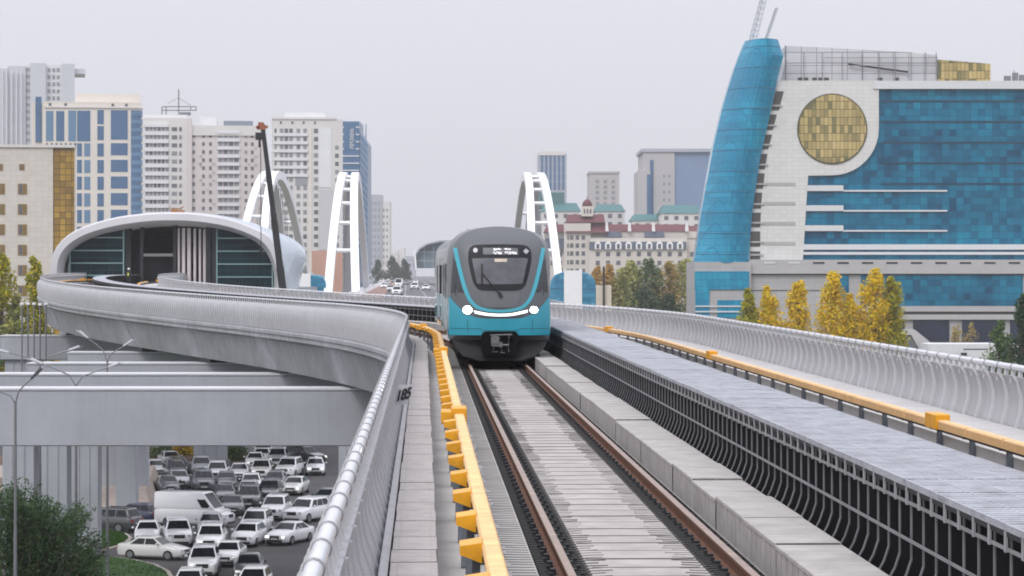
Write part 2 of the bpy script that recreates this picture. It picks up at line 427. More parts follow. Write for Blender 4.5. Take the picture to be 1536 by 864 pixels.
# --- third rails with yellow covers
def third(base, top, inward, ya, yb, label):
    root = thing('third_rail', label, 'third rail', fr(50, base, -.27)); og = root.location; sp = 2.36
    y = ya; k = 0; bars = MB()
    while y < yb:
        e = min(y+sp-(.03 if inward < 0 else .08), yb)
        m_ = bars if k >= 100 else MB()
        yl_ = ys(y, e, 1.2)
        hb = .085 if inward < 0 else .13; sweep(m_, [(base-.065,top-hb),(base-.072,top-.02),(base-.055,top),(base+.055,top),(base+.072,top-.02),(base+.065,top-hb)], yl_)
        if k < 100: m_.build('cover_bar', YELT if inward < 0 else AMB, root, og)
        m_ = MB(); c = y+.35
        a, b, d = base+inward*.068, base+inward*.10, base+inward*.235
        for (yy0, yy1) in ((c-.22, c+.22),):
            m_.hexa([fr(yy0,a,top-.15), fr(yy0,d,top-.085), fr(yy1,d,top-.085), fr(yy1,a,top-.15)], [fr(yy0,a,top+.006), fr(yy0,d,top-.02), fr(yy1,d,top-.02), fr(yy1,a,top+.006)])
        if inward < 0: m_.build('hood', YEL, root, og)
        m_ = MB(); po = base+inward*.11
        m_.hexa([fr(c-.07,po-.05,-.27), fr(c-.07,po+.05,-.27), fr(c+.07,po+.05,-.27), fr(c+.07,po-.05,-.27)], [fr(c-.04,po-.03,top-.13), fr(c-.04,po+.03,top-.13), fr(c+.04,po+.03,top-.13), fr(c+.04,po-.03,top-.13)])
        bxp(m_, c-.05, c+.05, min(po, base)-.02, max(po, base)+.02, top-.18, top-.12)
        m_.build('post', POSTG, root, og)
        k += 1; y += sp
        if k % 13 == 0:
            m_ = MB(); bxp(m_, y-.45, y+.35, base-.11, base+.11, top-.14, top+.08); 
            if inward < 0: bxp(m_, y-.45, y+.35, base-.26, base-.101, top-.14, top+.03)
            m_.build('joint_cover', YEL, root, og, bevel=.01)
    m_ = MB(); sweep(m_, [(base-.03,top-(.23 if inward < 0 else .17)),(base-.03,top-.12),(base+.03,top-.12),(base+.03,top-(.23 if inward < 0 else .17))], ys(ya, yb, 2.)); m_.build('conductor_rail', DARKM, root, og)
third(-1.47, .45, -1, 8.2, 262., 'third rail under a bright yellow hooded cover between the narrow walkway and the track')
third(5.55, .34, 1, 8.3, 262., 'third rail under an amber cover on grey posts in front of the right parapet')

# --- concrete cable trough beside the track
TCORE = pm('trough_gap_shade', (.075,.07,.066), .9, .3, 4.)  # core coloured dark so the rib and lid gaps look shaded
root = thing('cable_trough', 'row of pale concrete trough blocks between the right rail and the black platform side', 'cable trough', fr(40, 1.27, -.27)); og = root.location
y = 6.; 
while y < 128:
    ln = 2.36; dz = random.uniform(-.012, .012); do = random.uniform(-.008, .008); m_ = MB()
    n = 7
    for q in range(n):      # ribbed front face
        a = y+(ln-.03)*q/n; b = y+(ln-.03)*(q+1)/n-.035
        bxp(m_, a, b, 1.0+do, 1.004+do, -.27, .150+dz)
    c_ = MB(); bxp(c_, y, y+ln-.03, 1.005+do, 1.545+do, -.27, .190+dz); c_.build('trough_core', TCORE, root, og)
    m_.build('trough_block', TROUGH, root, og)
    m_ = MB()
    for q in range(3):
        a = y+(ln-.03)*q/3; b = a+(ln-.03)/3-.04; bxp(m_, a, b, .99+do, 1.56+do, .152+dz, .195+dz)
    m_.build('trough_lid', TROUGH, root, og, bevel=.006); y += ln
mb = MB(); sweep(mb, [(.985,-.27),(.985,-.14),(.999,-.14),(.999,-.27)], ys(Y0, 130, 2)); mb.build('edge_strip', DECKC, root, og)

# --- raised evacuation platform between the two tracks
root = thing('evacuation_platform', 'raised grey grating platform with a black railed side between the two tracks', 'platform', fr(40, 2.28, -.27)); og = root.location
mb = MB(); sweep(mb, [(1.88,-.27),(1.86,.80),(2.75,.80),(2.75,-.27)], ys(Y0, Y1, 2)); mb.build('black_side', BLACK, root, og)
y = 5.; rest = MB(); k = 0
while y < 262:
    ln = 1.2 if y < 90 else 2.4; m_ = MB() if k < 100 else rest; dz = random.uniform(-.006, .006)
    bxp(m_, y, y+ln-.012, 1.74, 2.81, .84, .872+dz)
    if y < 90:
        a = y+.03
        while a < y+ln-.06:       # bars of the grating
            bxp(m_, a, a+.10, 1.75, 2.80, .872+dz, .888+dz); a += .145
        for o_ in (1.74, 2.0, 2.27, 2.53, 2.79): bxp(m_, y, y+ln-.012, o_, o_+.022, .872+dz, .890+dz)
    if k < 100: m_.build('grating', GRATE, root, og)
    y += ln; k += 1
tag(rest.build('grating', GRATE, root, og), kind='stuff')
def stanchion(mb, y):
    prof = [(1.58,-.13),(1.64,-.02),(1.74,.16),(1.78,.28),(1.78,.84)]
    mb.loft([[fr(y-.02,o-.006,z), fr(y+.02,o-.006,z), fr(y+.02,o+.006,z), fr(y-.02,o+.006,z)] for o, z in prof])
rest = MB(); k = 0; y = 14.
while y < 200:
    if k < 100: mb = MB(); stanchion(mb, y); mb.build('stanchion', STAN, root, og)
    else: stanchion(rest, y)
    y += .5 if y < 120 else 1.; k += 1
tag(rest.build('stanchion', STAN, root, og), kind='stuff')
for z in (.72, .43):
    mb = MB(); sweep(mb, [(1.75,z-.012),(1.75,z+.012),(1.762,z+.012),(1.762,z-.012)], ys(Y0, 262, 2)); mb.build('side_rail', pm('side_rail_grey', (.22,.22,.23), .5, .2, 3.), root, og)
mb = MB(); sweep(mb, [(1.75,.80),(1.75,.838),(1.79,.838),(1.79,.80)], ys(Y0, 262, 2)); mb.build('edge_beam', DARKM, root, og)
mb = MB(); y = 14.
while y < 100: bxp(mb, y, y+.05, 1.742, 1.758, .70, .835); y += .5
tag(mb.build('edge_brackets', pm('bracket_pale', (.30,.30,.31), .5, .2, 3.), root, og), kind='stuff')

# --- portal piers
def pier(Y, xa, xb, cols, ztop, depth, label, zf=0., dy=1.1):
    xm = (xa+xb)/2; o = (xm, Y, 0.)
    root = thing('portal_pier', label, 'bridge pier', o, 0, 'portal piers under the curved viaduct')
    mb = MB(); mb.box(xa, xb, Y-dy, Y+dy, ztop-depth, ztop-.10); mb.build('crossbeam', CONC2, root, o, bevel=.05)
    mb = MB(); mb.box(xa-.04, xb+.04, Y-dy-.04, Y+dy+.04, ztop-.09, ztop); mb.build('lit_edge_cap', LITEDGE, root, o)  # paler cap puts the beam's lit top edge into the colour
    for (c0, c1) in cols:
        mb = MB(); mb.box(c0, c1, Y-.8, Y+.8, zf, ztop-depth-.005)
        g = (c1-c0)
        if g > 1.6:
            for u in (.33, .7): mb.box(c0+g*u-.03, c0+g*u+.03, Y-.84, Y-.8, zf, ztop-depth-.01)
        mb.build('column', CONC2, root, o, bevel=.03)
    c = fr(Y, 2.4, 0)
    for o_ in (-.9, 5.7):
        q = fr(Y, o_, 0); mb = MB(); zt = ZR+rise(Y)-2.72
        if xa < q.x < xb and zt-ztop > .02: mb.box(q.x-.45, q.x+.45, Y-.4, Y+.4, ztop, zt); mb.build('bearing', DARKM, root, o)
def X(px, Y): return (px-CX)/F*Y
zt = ZR-2.75-.12
pier(123.5, X(-90,123.5), 7.2, [(X(-90,123.5), X(-40,123.5)), (5.,7.)], zt, 2.66, 'grey portal pier nearest the camera, its broad crossbeam spanning the whole car park')
pier(141, X(-60,141), 6., [(X(8,141), X(55,141)), (4.,6.)], zt, 2.66, "grey portal pier showing as a strip just behind the broad nearest crossbeam")
pier(157, X(46,157), 2., [(X(60,157), X(104,157)), (0,2.)], zt+.02, 2.66, 'grey portal pier third from the camera, its beam end beside the double street lamp')
pier(173.5, X(106,173.5), -3., [(X(108,173.5), X(150,173.5)), (-5.,-3.)], zt+.15, 2.6, 'grey portal pier fourth from the camera under the start of the viaduct bend')
pier(216, X(152,216), -12., [(X(154,216), X(222,216)), (-14,-12.)], zt+.60, 2.0, "grey portal pier in shade under the viaduct, its wide column on the paved slope", zf=1.3)
pier(202, X(4,202), X(228,202), [(X(10,202), X(52,202)), (X(176,202), X(206,202))], zt+.55, 1.85, "grey portal pier under the outer bend, its squat beam end in front of trees")
pier(253, X(162,253), X(346,253), [(X(164,253), X(204,253)), (X(292,253), X(340,253))], zt+1.2, 1.9, 'grey portal pier farthest away, its lone column rising among the cars before the soil bank', dy=.9)
# expansion joints and casting lines on the concrete
mb = MB(); J = pm('joint_dark', (.09,.09,.095), .8, .2, 3.)
for y in (112, 123.5, 135, 141, 157, 173.5, 186, 202, 216, 234):
    pr = [(-2.803,-.60),(-2.803,-.74),(-2.725,-.78),(-2.745,-.98),(-2.665,-1.05),(-2.455,-1.12),(-1.955,-2.70)]
    for (a, z0), (b_, z1) in zip(pr, pr[1:]):
        mb.add([fr(y-.03,a,z0), fr(y+.03,a,z0), fr(y+.03,b_,z1), fr(y-.03,b_,z1)], [(0,1,2,3)])
mb.build('joint', J, via, via.location)
# --- the second track, mostly hidden behind the platform
root = thing('metro_track', 'second concrete slab track hidden behind the raised grating platform', 'railway track', fr(40, 4.1, -.27)); og = root.location
rail(3.35); rail(4.85)
for a, b in ((3.1,3.6),(4.6,5.1)): mb = MB(); sweep(mb, [(a,-.275),(a,-.175),(b,-.175),(b,-.275)], ys(Y0, Y1, 2)); mb.build('rubber_bed', RUBB, root, og)
y = 8.; rest = MB(); k = 0
while y < 262:
    m_ = MB() if k < 100 else rest; bxp(m_, y, y+1.39, 3.61, 4.59, -.27, -.135)
    if k < 100: m_.build('slab_panel', SLAB, root, og)
    y += 1.42; k += 1
tag(rest.build('slab_panel', SLAB, root, og), kind='stuff')
# ------------------------------------------------------------------ the train
TY = 71.0
def train():
    c = fr(TY, .045, 0)
    d = (xc(TY+1)-xc(TY-1))/2; rz = math.atan2(-d, 1)
    root = thing('metro_train', 'teal and dark grey metro train with lit headlights coming towards the camera', 'train', (c.x, c.y, ZR), rz)
    k = 56.3
    def tx(cx): return ((cx-482)/4.32)/k
    def tz(cy): return (548-(330+cy/4.32))/k
    GREYM = pm('train_grey', (.085,.092,.10), .42, .05, .6, coat=.25)
    TEAL = pm('train_teal', (.012,.265,.36), .3, .08, 1.2, coat=.8)
    TEALS = pm('train_teal_stripe', (.035,.33,.42), .3, .03, .6, coat=.5)
    SIDE = pm('train_side_grey', (.24,.255,.265), .4, .05, .4, coat=.3)
    DOOR = pm('train_door', (.46,.47,.48), .4, .04, .4, coat=.2)
    GLASS = pm('train_glass', (.012,.014,.017), .08, 0, coat=.6)
    SKIRT = pm('train_skirt', (.013,.014,.016), .6, .2, 2., spec=.3)
    hw = [(780,322),(745,327),(700,329),(640,329),(600,328),(520,324),(440,319),(360,314),(290,308),(230,303),(180,296),(150,287),(125,272),(100,248),(80,220),(64,180),(52,130),(44,75),(40,25)]
    half = [((w/4.32)/k, tz(y)) for y, w in hw]
    outline = [(-x, z) for x, z in half]+[(x, z) for x, z in reversed(half)]
    def fy(x, z): return .30*(x/1.35)**4+.12*(x/1.35)**2+.62*(max(0., z-1.25)/2.4)**1.7+.9*max(0., (z-3.0)/.75)**2*.5
    def body(x, z):
        s = max(0., min(1., (z-1.6)/1.2)); return x*(1.035+.075*s*s*(3-2*s)), z+.02
    r0 = [(x, fy(x, z), z) for x, z in outline]
    r1 = []
    for x, z in outline:
        bx, bz = body(x, z); r1.append((x+(bx-x)*.65, fy(x, z)+.28, z+(bz-z)*.6))
    r2 = [(body(x, z)[0], max(1.5, fy(x, z)+.7), body(x, z)[1]) for x, z in outline]
    L1, L2 = 15.2, 24.6
    sh = lambda y: -shift(TY+y)
    n = len(outline)
    bring = lambda y, f=1.: [(body(x, z)[0]*f+sh(y), y, 2.+(body(x, z)[1]-2.)*f) for x, z in outline]
    def mif(i, j):
        z = outline[j][1]; return 1 if z < 1.72 else (0 if (i < 2 or z > 3.25) else 2)
    def mif2(i, j):
        z = outline[j][1]; return 1 if z < 1.72 else (0 if z > 3.25 else 2)
    mb = MB(); mb.loft([r0, r1, r2, bring(L1-.1), bring(L1, .97)], caps=False, mif=mif)
    mb.add(bring(L1, .97), [tuple(range(n))], 0)
    mb.loft([bring(L1+.6, .97), bring(L1+.7)]+[bring(L1+.7+(L2-L1-.8)*q/6) for q in range(1, 7)]+[bring(L2, .97)], caps=False, mif=mif2)
    mb.add(bring(L1+.6, .97), [tuple(range(n))], 0); mb.add(bring(L2, .97), [tuple(range(n))], 0)
    # front face: rings shrinking towards the centre
    cx0, cz0 = 0., 1.9; rings = []
    for t in range(0, 9):
        f = 1-t/8.5; rings.append([((x)*f, fy(x*f, cz0+(z-cz0)*f), cz0+(z-cz0)*f) for x, z in outline])
    mb.loft(rings, caps=False, mi=0); mb.add(rings[-1], [tuple(range(n))], 0)
    mb.build('body', [GREYM, TEAL, SIDE], root, smooth=True)
    def patch(name, poly, mat, off, par=root, nr=7, smooth=True):    # polygon in photo-crop units lying on the nose
        pts = [(tx(a), tz(b)) for a, b in poly]; out = []
        for i, (a, b) in enumerate(pts):      # refine the outline
            c_, d_ = pts[(i+1) % len(pts)]
            m = max(1, int(math.hypot(c_-a, d_-b)/.09)); out += [(a+(c_-a)*q/m, b+(d_-b)*q/m) for q in range(m)]
        gx = sum(p[0] for p in out)/len(out); gz = sum(p[1] for p in out)/len(out)
        mb = MB(); rg = [[(x, fy(x, z)+.004, z) for x, z in out]]
        for t in range(nr):
            f = 1-t/nr; rg.append([(gx+(x-gx)*f, fy(gx+(x-gx)*f, gz+(z-gz)*f)-off, gz+(z-gz)*f) for x, z in out])
        mb.loft(rg, caps=False); mb.add(rg[-1], [tuple(range(len(out)))]); return mb.build(name, mat, par, smooth=smooth)
    def strip(name, a, b, mat, off, par=root):
        mb = MB(); rg = []
        for (p, q) in zip(a, b):
            A = (tx(p[0]), tz(p[1])); B = (tx(q[0]), tz(q[1]))
            rg.append([(A[0], fy(*A)+.004, A[1]), (A[0], fy(*A)-off, A[1]), (B[0], fy(*B)-off, B[1]), (B[0], fy(*B)+.004, B[1])])
        mb.loft(rg, caps=False, closed=True); return mb.build(name, mat, par)
    def spline(pts, m=6):
        o = []
        for i in range(len(pts)-1):
            p0, p1, p2, p3 = pts[max(i-1,0)], pts[i], pts[i+1], pts[min(i+2, len(pts)-1)]
            for q in range(m):
                t = q/m; o.append(tuple(.5*((2*p1[d])+(-p0[d]+p2[d])*t+(2*p0[d]-5*p1[d]+4*p2[d]-p3[d])*t*t+(-p0[d]+3*p1[d]-3*p2[d]+p3[d])*t**3) for d in (0, 1)))
        o.append(pts[-1]); return o
    # lower teal apron
    low = [(156,500),(200,505),(240,545)]+spline([(262,575),(320,612),(400,632),(482,638),(564,632),(644,612),(702,575)], 4)+[(724,545),(764,505),(808,500),(811,600),(811,690),(808,745),(610,745),(600,727),(365,727),(355,745),(156,745),(153,690),(153,600)]
    lowl = [p for p in low]
    a_ = []; b_ = []
    for i in range(41):
        u = i/40; x = 153+658*u
        # upper boundary of the apron
        t = abs(x-482)/329
        yt = 640-150*max(0, (t-.25)/.75)**2.4 if t > .25 else 640
        yb = 748 if not 372 < x < 594 else 722
        a_.append((x, yt)); b_.append((x, yb))
    mb = MB(); rg = []
    for p, q in zip(a_, b_):
        col = []
        for t in range(7):
            y = p[1]+(q[1]-p[1])*t/6; X_, Z_ = tx(p[0]), tz(y); col.append((X_, fy(X_, Z_)-.006, Z_))
        rg.append(col)
    mb.loft(rg, closed=False, caps=False); mb.build('apron', TEAL, root, smooth=True)
    arc = spline([(193,180),(203,230),(216,290),(240,390),(262,460),(290,520),(335,565),(400,585),(482,592),(564,585),(629,565),(674,520),(702,460),(724,390),(748,290),(761,230),(771,180)], 5)
    A = []; B = []
    for i, p in enumerate(arc):
        q0 = arc[max(0, i-1)]; q1 = arc[min(len(arc)-1, i+1)]; dx, dy = q1[0]-q0[0], q1[1]-q0[1]; l = math.hypot(dx, dy)
        t = i/(len(arc)-1); w = 13-4*max(0, 1-abs(t-.5)/.28)
        A.append((p[0]-dy/l*w, p[1]+dx/l*w)); B.append((p[0]+dy/l*w, p[1]-dx/l*w))
    strip('teal_stripe', A, B, TEALS, .010)
    FL = pm('train_flank_dark', (.030,.034,.038), .35, .05, .6, coat=.3)
    for sx in (-1, 1):
        ys_ = [262+q*11 for q in range(20)]
        def ax(y): 
            best = min(arc[:len(arc)//2], key=lambda p: abs(p[1]-y)); return 482-best[0]
        def ox(y):
            for (y0, w0), (y1, w1) in zip(hw[1:], hw[2:]):
                if y1 <= y <= y0: return w0+(w1-w0)*(y-y0)/(y1-y0)
            return 300
        strip('dark_flank', [(482+sx*(ax(y)+17), y) for y in ys_], [(482+sx*max(ax(y)+17.5, ox(y)*.985), y) for y in ys_], FL, .016)
    # lights
    LIT = pm('headlamp_lit', (.9,.9,.85), .3, 0, emit=(1.,.98,.9), es=22.)
    LITB = pm('light_bar_lit', (.9,.9,.9), .3, 0, emit=(1.,1.,1.), es=1.6)
    up = spline([(312,588),(400,605),(482,610),(564,605),(664,583)], 6); lo = spline([(322,606),(400,620),(482,624),(564,620),(660,600)], 6)
    strip('light_bar', up, lo, LITB, .014)
    ell = lambda cx, cy, rx, ry, n=20: [(cx+rx*math.cos(q*2*math.pi/n), cy+ry*math.sin(q*2*math.pi/n)) for q in range(n)]
    for cx, rx in ((272, 28), (704, 24)):
        h = patch('headlight', ell(cx, 584, rx+8, rx+3), pm('lamp_bezel', (.25,.27,.28), .2, 0, metal=.7), .016)
        patch('lamp', ell(cx, 584, rx, rx-3), LIT, .022, h, 3)
    SEAM = pm('panel_seam', (.012,.02,.024), .6, 0)
    ln = lambda pts: strip('seam', pts, [(a, b+3.2) for a, b in pts], SEAM, .009)
    ln([(160+644*q/24, 704 if not 355 < 160+644*q/24 < 609 else 716) for q in range(25)])
    for sx in (-1, 1):
        pts = [(482+sx*(300-q*1.5), 250+q*22) for q in range(12)]; strip('seam', pts, [(a+sx*3.2, b) for a, b in pts], SEAM, .009)
        pts = [(482+sx*210, 648+q*20) for q in range(5)]; strip('seam', pts, [(a+3, b) for a, b in pts], SEAM, .009)
    # windscreen
    msk = spline([(278,225),(284,190),(305,168),(350,160),(480,157),(614,160),(659,168),(682,190),(690,225),(686,285),(662,385),(642,432),(600,456),(482,459),(364,456),(326,432),(304,385),(281,285),(278,225)], 4)[:-1]
    w = patch('windscreen_surround', msk, pm('screen_black', (.010,.011,.014), .5, 0, spec=.25), .012)
    gl = spline([(303,250),(400,247),(482,246),(564,247),(662,250),(654,300),(632,400),(614,414),(482,417),(350,414),(332,400),(311,300),(303,250)], 3)[:-1]
    patch('windscreen', gl, pm('screen_glass', (.085,.088,.10), .2, .3, 1.6), .018, w)
    dp = patch('destination_display', [(375,180),(600,182),(606,226),(375,224)], pm('display_face', (.10,.105,.115), .4, 0), .020, w)
    rnd = random.Random(5); tm = MB(); LE = pm('display_text', (.8,.8,.8), .5, 0, emit=(1,1,1), es=1.0)
    def glyph(x, y, wd, ht):
        segs = [(0,0,.25,1), (.7,0,1,1), (0,0,1,.22), (0,.4,1,.6), (0,.78,1,1)]
        for (a, b, c_, d_) in rnd.sample(segs, rnd.choice((2,3,3))):
            x0, x1 = tx(x+a*wd), tx(x+c_*wd); z0, z1 = tz(y+d_*ht), tz(y+b*ht); yy = fy((x0+x1)/2, (z0+z1)/2)-.026
            tm.box(x0, x1, yy, yy+.01, z0, z1)
    for (x0, n_, y) in ((443, 5, 184), (516, 4, 184), (441, 5, 206), (516, 7, 206)):
        tm = MB()
        for i in range(n_): glyph(x0+i*(11.2 if y > 190 else 10), y, 8.5, 15 if y > 190 else 13)
        tm.build('display_text', LE, dp)
    patch('marker_lamp', ell(325, 196, 15, 16, 12), pm('marker_grey', (.35,.36,.38), .3, 0), .020, w, 2)
    patch('marker_lamp', [(636,202),(655,184),(676,202),(655,222)], MATS['marker_grey'], .020, w, 2)
    patch('sticker', [(448,252),(530,252),(528,272),(450,272)], pm('cream_sticker', (.55,.47,.36), .5, .2, 20.), .024, w, 2)
    patch('nose_hatch', [(352,474),(614,474),(590,556),(560,568),(404,568),(376,556)], pm('hatch_grey', (.105,.113,.12), .4, .05), .008)
    # wiper
    def fp(cx, cy, o): X_, Z_ = tx(cx), tz(cy); return (X_, fy(X_, Z_)-o, Z_)
    mb = MB(); mb.tube([fp(486,492,.03), fp(440,430,.07), fp(368,345,.06)], .016, 6); mb.tube([fp(366,418,.04), fp(366,345,.05), fp(366,285,.04)], .022, 6)
    mb.tube([fp(478,470,.03), fp(490,500,.03)], .05, 8)
    mb.build('wiper', pm('wiper_black', (.012,.012,.013), .5, 0), root)
    # skirt, coupler pocket, underframe
    def fr2(y, z): return None
    sk = [(-1.33,.82),(-1.20,.45),(-.98,.24),(-.55,.12),(.55,.12),(.98,.24),(1.20,.45),(1.33,.82)]
    mb = MB(); rg = []
    for y in (.0, .35, 1.0, 3.4):
        rg.append([(x*(1 if y < 3 else .98), y+fy(x, 1.)*(1 if y < .3 else .4)+.06, z) for x, z in sk])
    mb.loft(rg); mb.build('skirt', SKIRT, root)
    rr = lambda x0, x1, z0, z1, r: [(x0+r,z0),(x1-r,z0),(x1-.3*r,z0+.3*r),(x1,z0+r),(x1,z1-r),(x1-.3*r,z1-.3*r),(x1-r,z1),(x0+r,z1),(x0+.3*r,z1-.3*r),(x0,z1-r),(x0,z0+r),(x0+.3*r,z0+.3*r)]
    mb = MB(); mb.prism(rr(-.49,.49,.28,.90,.1), -.03, .10); pk = mb.build('coupler_pocket', pm('pocket_black', (.004,.004,.005), .8, 0, spec=.1), root)
    STEEL = pm('coupler_steel', (.16,.16,.165), .45, .3, 8., metal=.5)
    mb = MB(); mb.prism(rr(-.24,-.02,.50,.78,.05), -.22, -.03); mb.tube([(-.13,-.26,.66),(-.13,-.02,.66)], .09, 12)
    mb.tube([(-.26,-.12,.80),(.20,-.12,.82),(.24,-.12,.78),(.22,-.12,.52),(.23,-.12,.36)], .016, 6); mb.tube([(-.2,-.14,.56),(.22,-.14,.54)], .025, 6)
    mb.box(-.02,.06,-.2,-.03,.48,.62); mb.tube([(-.16,-.1,.48),(-.2,-.1,.36),(-.06,-.1,.36)], .014, 6); mb.tube([(.06,-.1,.42),(.0,-.1,.34),(.12,-.1,.34)], .014, 6); mb.box(.2,.32,-.15,-.05,.80,.84)
    mb.build('coupler', STEEL, root)
    mb = MB(); mb.box(-1.1,1.1,1.2,15.,.14,.8); mb.box(-1.15,1.05,15.9,24.3,.14,.8); mb.box(-.95,.95,.25,1.2,.10,.30); mb.build('underframe', BLACK, root)
    for y in (2.0, 4.2, 14.8, 17.0):
        for s in (-1, 1):
            mb = MB(); mb.tube([(s*.69, y, .42), (s*.82, y, .42)], .42, 24); mb.build('wheel', DARKM, root)
    # side doors, windows and roof units
    bxs = lambda z: body(half[min(range(len(half)), key=lambda q: abs(half[q][1]-z))][0], z)[0]
    for s in (-1, 1):
        for yc in (3.2, 7.6, 12.0, 18.2, 22.2):
            mb = MB(); X0 = s*(bxs(1.2)+.014)+sh(yc); X1 = s*(bxs(2.9)+.014)+sh(yc)
            for (a, b) in ((yc-.68, yc-.02), (yc+.02, yc+.68)):
                mb.hexa([(X0-s*.03,a,.9),(X0,a,.9),(X0,b,.9),(X0-s*.03,b,.9)], [(X1-s*.06,a,2.95),(X1,a,2.95),(X1,b,2.95),(X1-s*.06,b,2.95)])
            dr = mb.build('door', DOOR, root)
            mb = MB(); xa = s*(bxs(2.2)+.026)+sh(yc)
            for (a, b) in ((yc-.55, yc-.12), (yc+.12, yc+.55)): mb.box(min(xa, xa-s*.05), max(xa, xa-s*.05), a, b, 1.75, 2.7)
            mb.build('door_window', GLASS, dr)
        for yc in (5.4, 9.8, 20.2):
            mb = MB(); xa = s*(bxs(2.2)+.022)+sh(yc); mb.box(min(xa, xa-s*.06), max(xa, xa-s*.06), yc-.95, yc+.95, 1.75, 2.72); mb.build('window', GLASS, root)
    for yc in (5., 13.):
        mb = MB(); mb.box(-.85,.85,yc-1.6,yc+1.6,3.5,3.675); mb.build('roof_unit', GREYM, root, bevel=.04)
    mb = MB()
    for yy in range(6): mb.box(-1.22,1.22,L1+.02+yy*.1,L1+.07+yy*.1,.9,3.4)
    mb.build('gangway_bellows', DARKM, root)
train()

# ------------------------------------------------------------------ cars
TYRE = pm('tyre', (.015,.015,.016), .8, .2, 8.); RIM = pm('wheel_rim', (.35,.35,.36), .3, 0, metal=.8)
CGL = pm('car_glass', (.008,.010,.013), .1, .5, 1.3, spec=.25); LAMP = pm('car_headlamp', (.26,.27,.29), .15, 0, coat=.6)
LAMPON = pm('car_headlamp_lit', (.9,.9,.85), .2, 0, emit=(1,.96,.85), es=1.6)
TAIL = pm('tail_lamp', (.35,.012,.01), .2, 0); PLATE = pm('number_plate', (.62,.62,.62), .5, .05, 9.); GRIL = pm('car_grille', (.02,.02,.022), .4, .2, 20.)
TRIM = pm('car_trim', (.03,.03,.032), .5, 0)
PAINT = {n: pm('car_paint_'+n, c, .28, .0, coat=.8) for n, c in dict(white=(.74,.75,.76), pearl=(.62,.62,.60), silver=(.36,.38,.40), grey=(.12,.13,.14), black=(.014,.015,.018), navy=(.02,.03,.07), green=(.05,.08,.075), blue=(.10,.16,.26), smoke=(.055,.058,.062)).items()}
def car_proto(kind):
    # +y forward, wheels on z = 0
    q = dict(sedan=dict(L=4.65, W=1.80, H=1.46, hood=(.78,.98), belt=.98, deck=1.02, g=(-1.72,.98,-.92,.22), wr=.60, clr=.20, wb=1.34, rw=.33),
             suv=dict(L=4.72, W=1.90, H=1.74, hood=(.98,1.14), belt=1.14, deck=1.14, g=(-2.24,1.02,-1.92,.34), wr=.68, clr=.26, wb=1.36, rw=.38),
             hatch=dict(L=4.2, W=1.78, H=1.52, hood=(.82,1.02), belt=1.02, deck=1.05, g=(-1.98,.98,-1.55,.24), wr=.62, clr=.2, wb=1.26, rw=.33),
             pickup=dict(L=5.1, W=1.90, H=1.80, hood=(1.02,1.18), belt=1.18, deck=1.15, g=(-.75,1.05,-.6,.42), wr=.68, clr=.3, wb=1.5, rw=.4),
             van=dict(L=5.7, W=2.05, H=2.55, hood=(1.05,1.35), belt=1.35, deck=1.35, g=(-2.84,1.95,-2.80,1.02), wr=.93, clr=.24, wb=1.75, rw=.36))[kind]
    L, W, H = q['L']/2, q['W']/2, q['H']; ha, hb = q['hood']; b0, b1, r0, r1 = q['g']; bt = q['belt']
    root = bpy.data.objects.new('proto', None)
    st = [(-L, .86, .36, q['deck']-.16), (-L+.07, .93, .24, q['deck']-.04), (-L+.35, .985, q['clr'], q['deck']), (b0+.35, 1., q['clr'], bt), (0, 1., q['clr'], bt), (b1-.05, 1., q['clr'], hb+.01),
          (b1+.5, .985, q['clr'], ha+(hb-ha)*.62), (L-.45, .95, q['clr'], ha+.02), (L-.12, .86, .22, ha-.05), (L, .74, .32, ha-.22)]
    rings = []
    for y, w, zb, zt in st:
        w *= W; rings.append([(-w*.90,y,zb),(-w*.99,y,zb+.10),(-w,y,zb+(zt-zb)*.55),(-w*.965,y,zt-.08),(-w*.88,y,zt-.01),(-w*.4,y,zt+.025),(w*.4,y,zt+.025),(w*.88,y,zt-.01),(w*.965,y,zt-.08),(w,y,zb+(zt-zb)*.55),(w*.99,y,zb+.10),(w*.90,y,zb)])
    mb = MB(); mb.loft(rings)
    wb_, wr = W*.93, q['wr']
    lo = [(-wb_,b0,bt-.03),(wb_,b0,bt-.03),(wb_,b1,hb-.03),(-wb_,b1,hb-.03)]
    def ring(t, ins=0.):
        f = t; o = []
        for (sx, yb, yr, zb) in ((-1,b0,r0,bt-.03),(1,b0,r0,bt-.03),(1,b1,r1,hb-.03),(-1,b1,r1,hb-.03)):
            o.append((sx*(wb_+(wr-wb_)*f), yb+(yr-yb)*f, zb+(H-.05-zb)*f))
        return o
    top = [(x*.93, y*.96+(r0+r1)*.02, H) for x, y, z in ring(1.)]
    mb.loft([ring(0), ring(1.), top])
    if kind in ('suv',):
        for s in (-1, 1): mb.box(s*wr*.9-.02, s*wr*.9+.02, r0+.15, r1-.1, H, H+.05)
    if kind == 'pickup': mb.box(-W*.97, W*.97, -L+.1, b0-.1, bt-.02, bt+.08)
    body = mb.build('body', PAINT['white'], root, smooth=True, bevel=.025); body.material_slots[0].link = 'OBJECT'
    def quad(name, a, b, c, d, off, mat, par=root, u0=.06, u1=.94, v0=.1, v1=.9):
        a, b, c, d = map(Vector, (a, b, c, d)); n = (b-a).cross(d-a).normalized()
        def q_(u, v, o): return (a*(1-u)+b*u)*(1-v)+(d*(1-u)+c*u)*v+n*o
        co = [(u0,v0),(u1,v0),(u1,v1),(u0,v1)]
        mb = MB(); mb.hexa([q_(u,v,-.01) for u, v in co], [q_(u,v,off) for u, v in co]); return mb.build(name, mat, par)
    R0, R1 = ring(0), ring(1.)
    quad('windscreen', R0[2], R0[3], R1[3], R1[2], .008, CGL, v0=.08, v1=.95)
    if kind != 'van': quad('rear_window', R0[0], R0[1], R1[1], R1[0], .008, CGL)
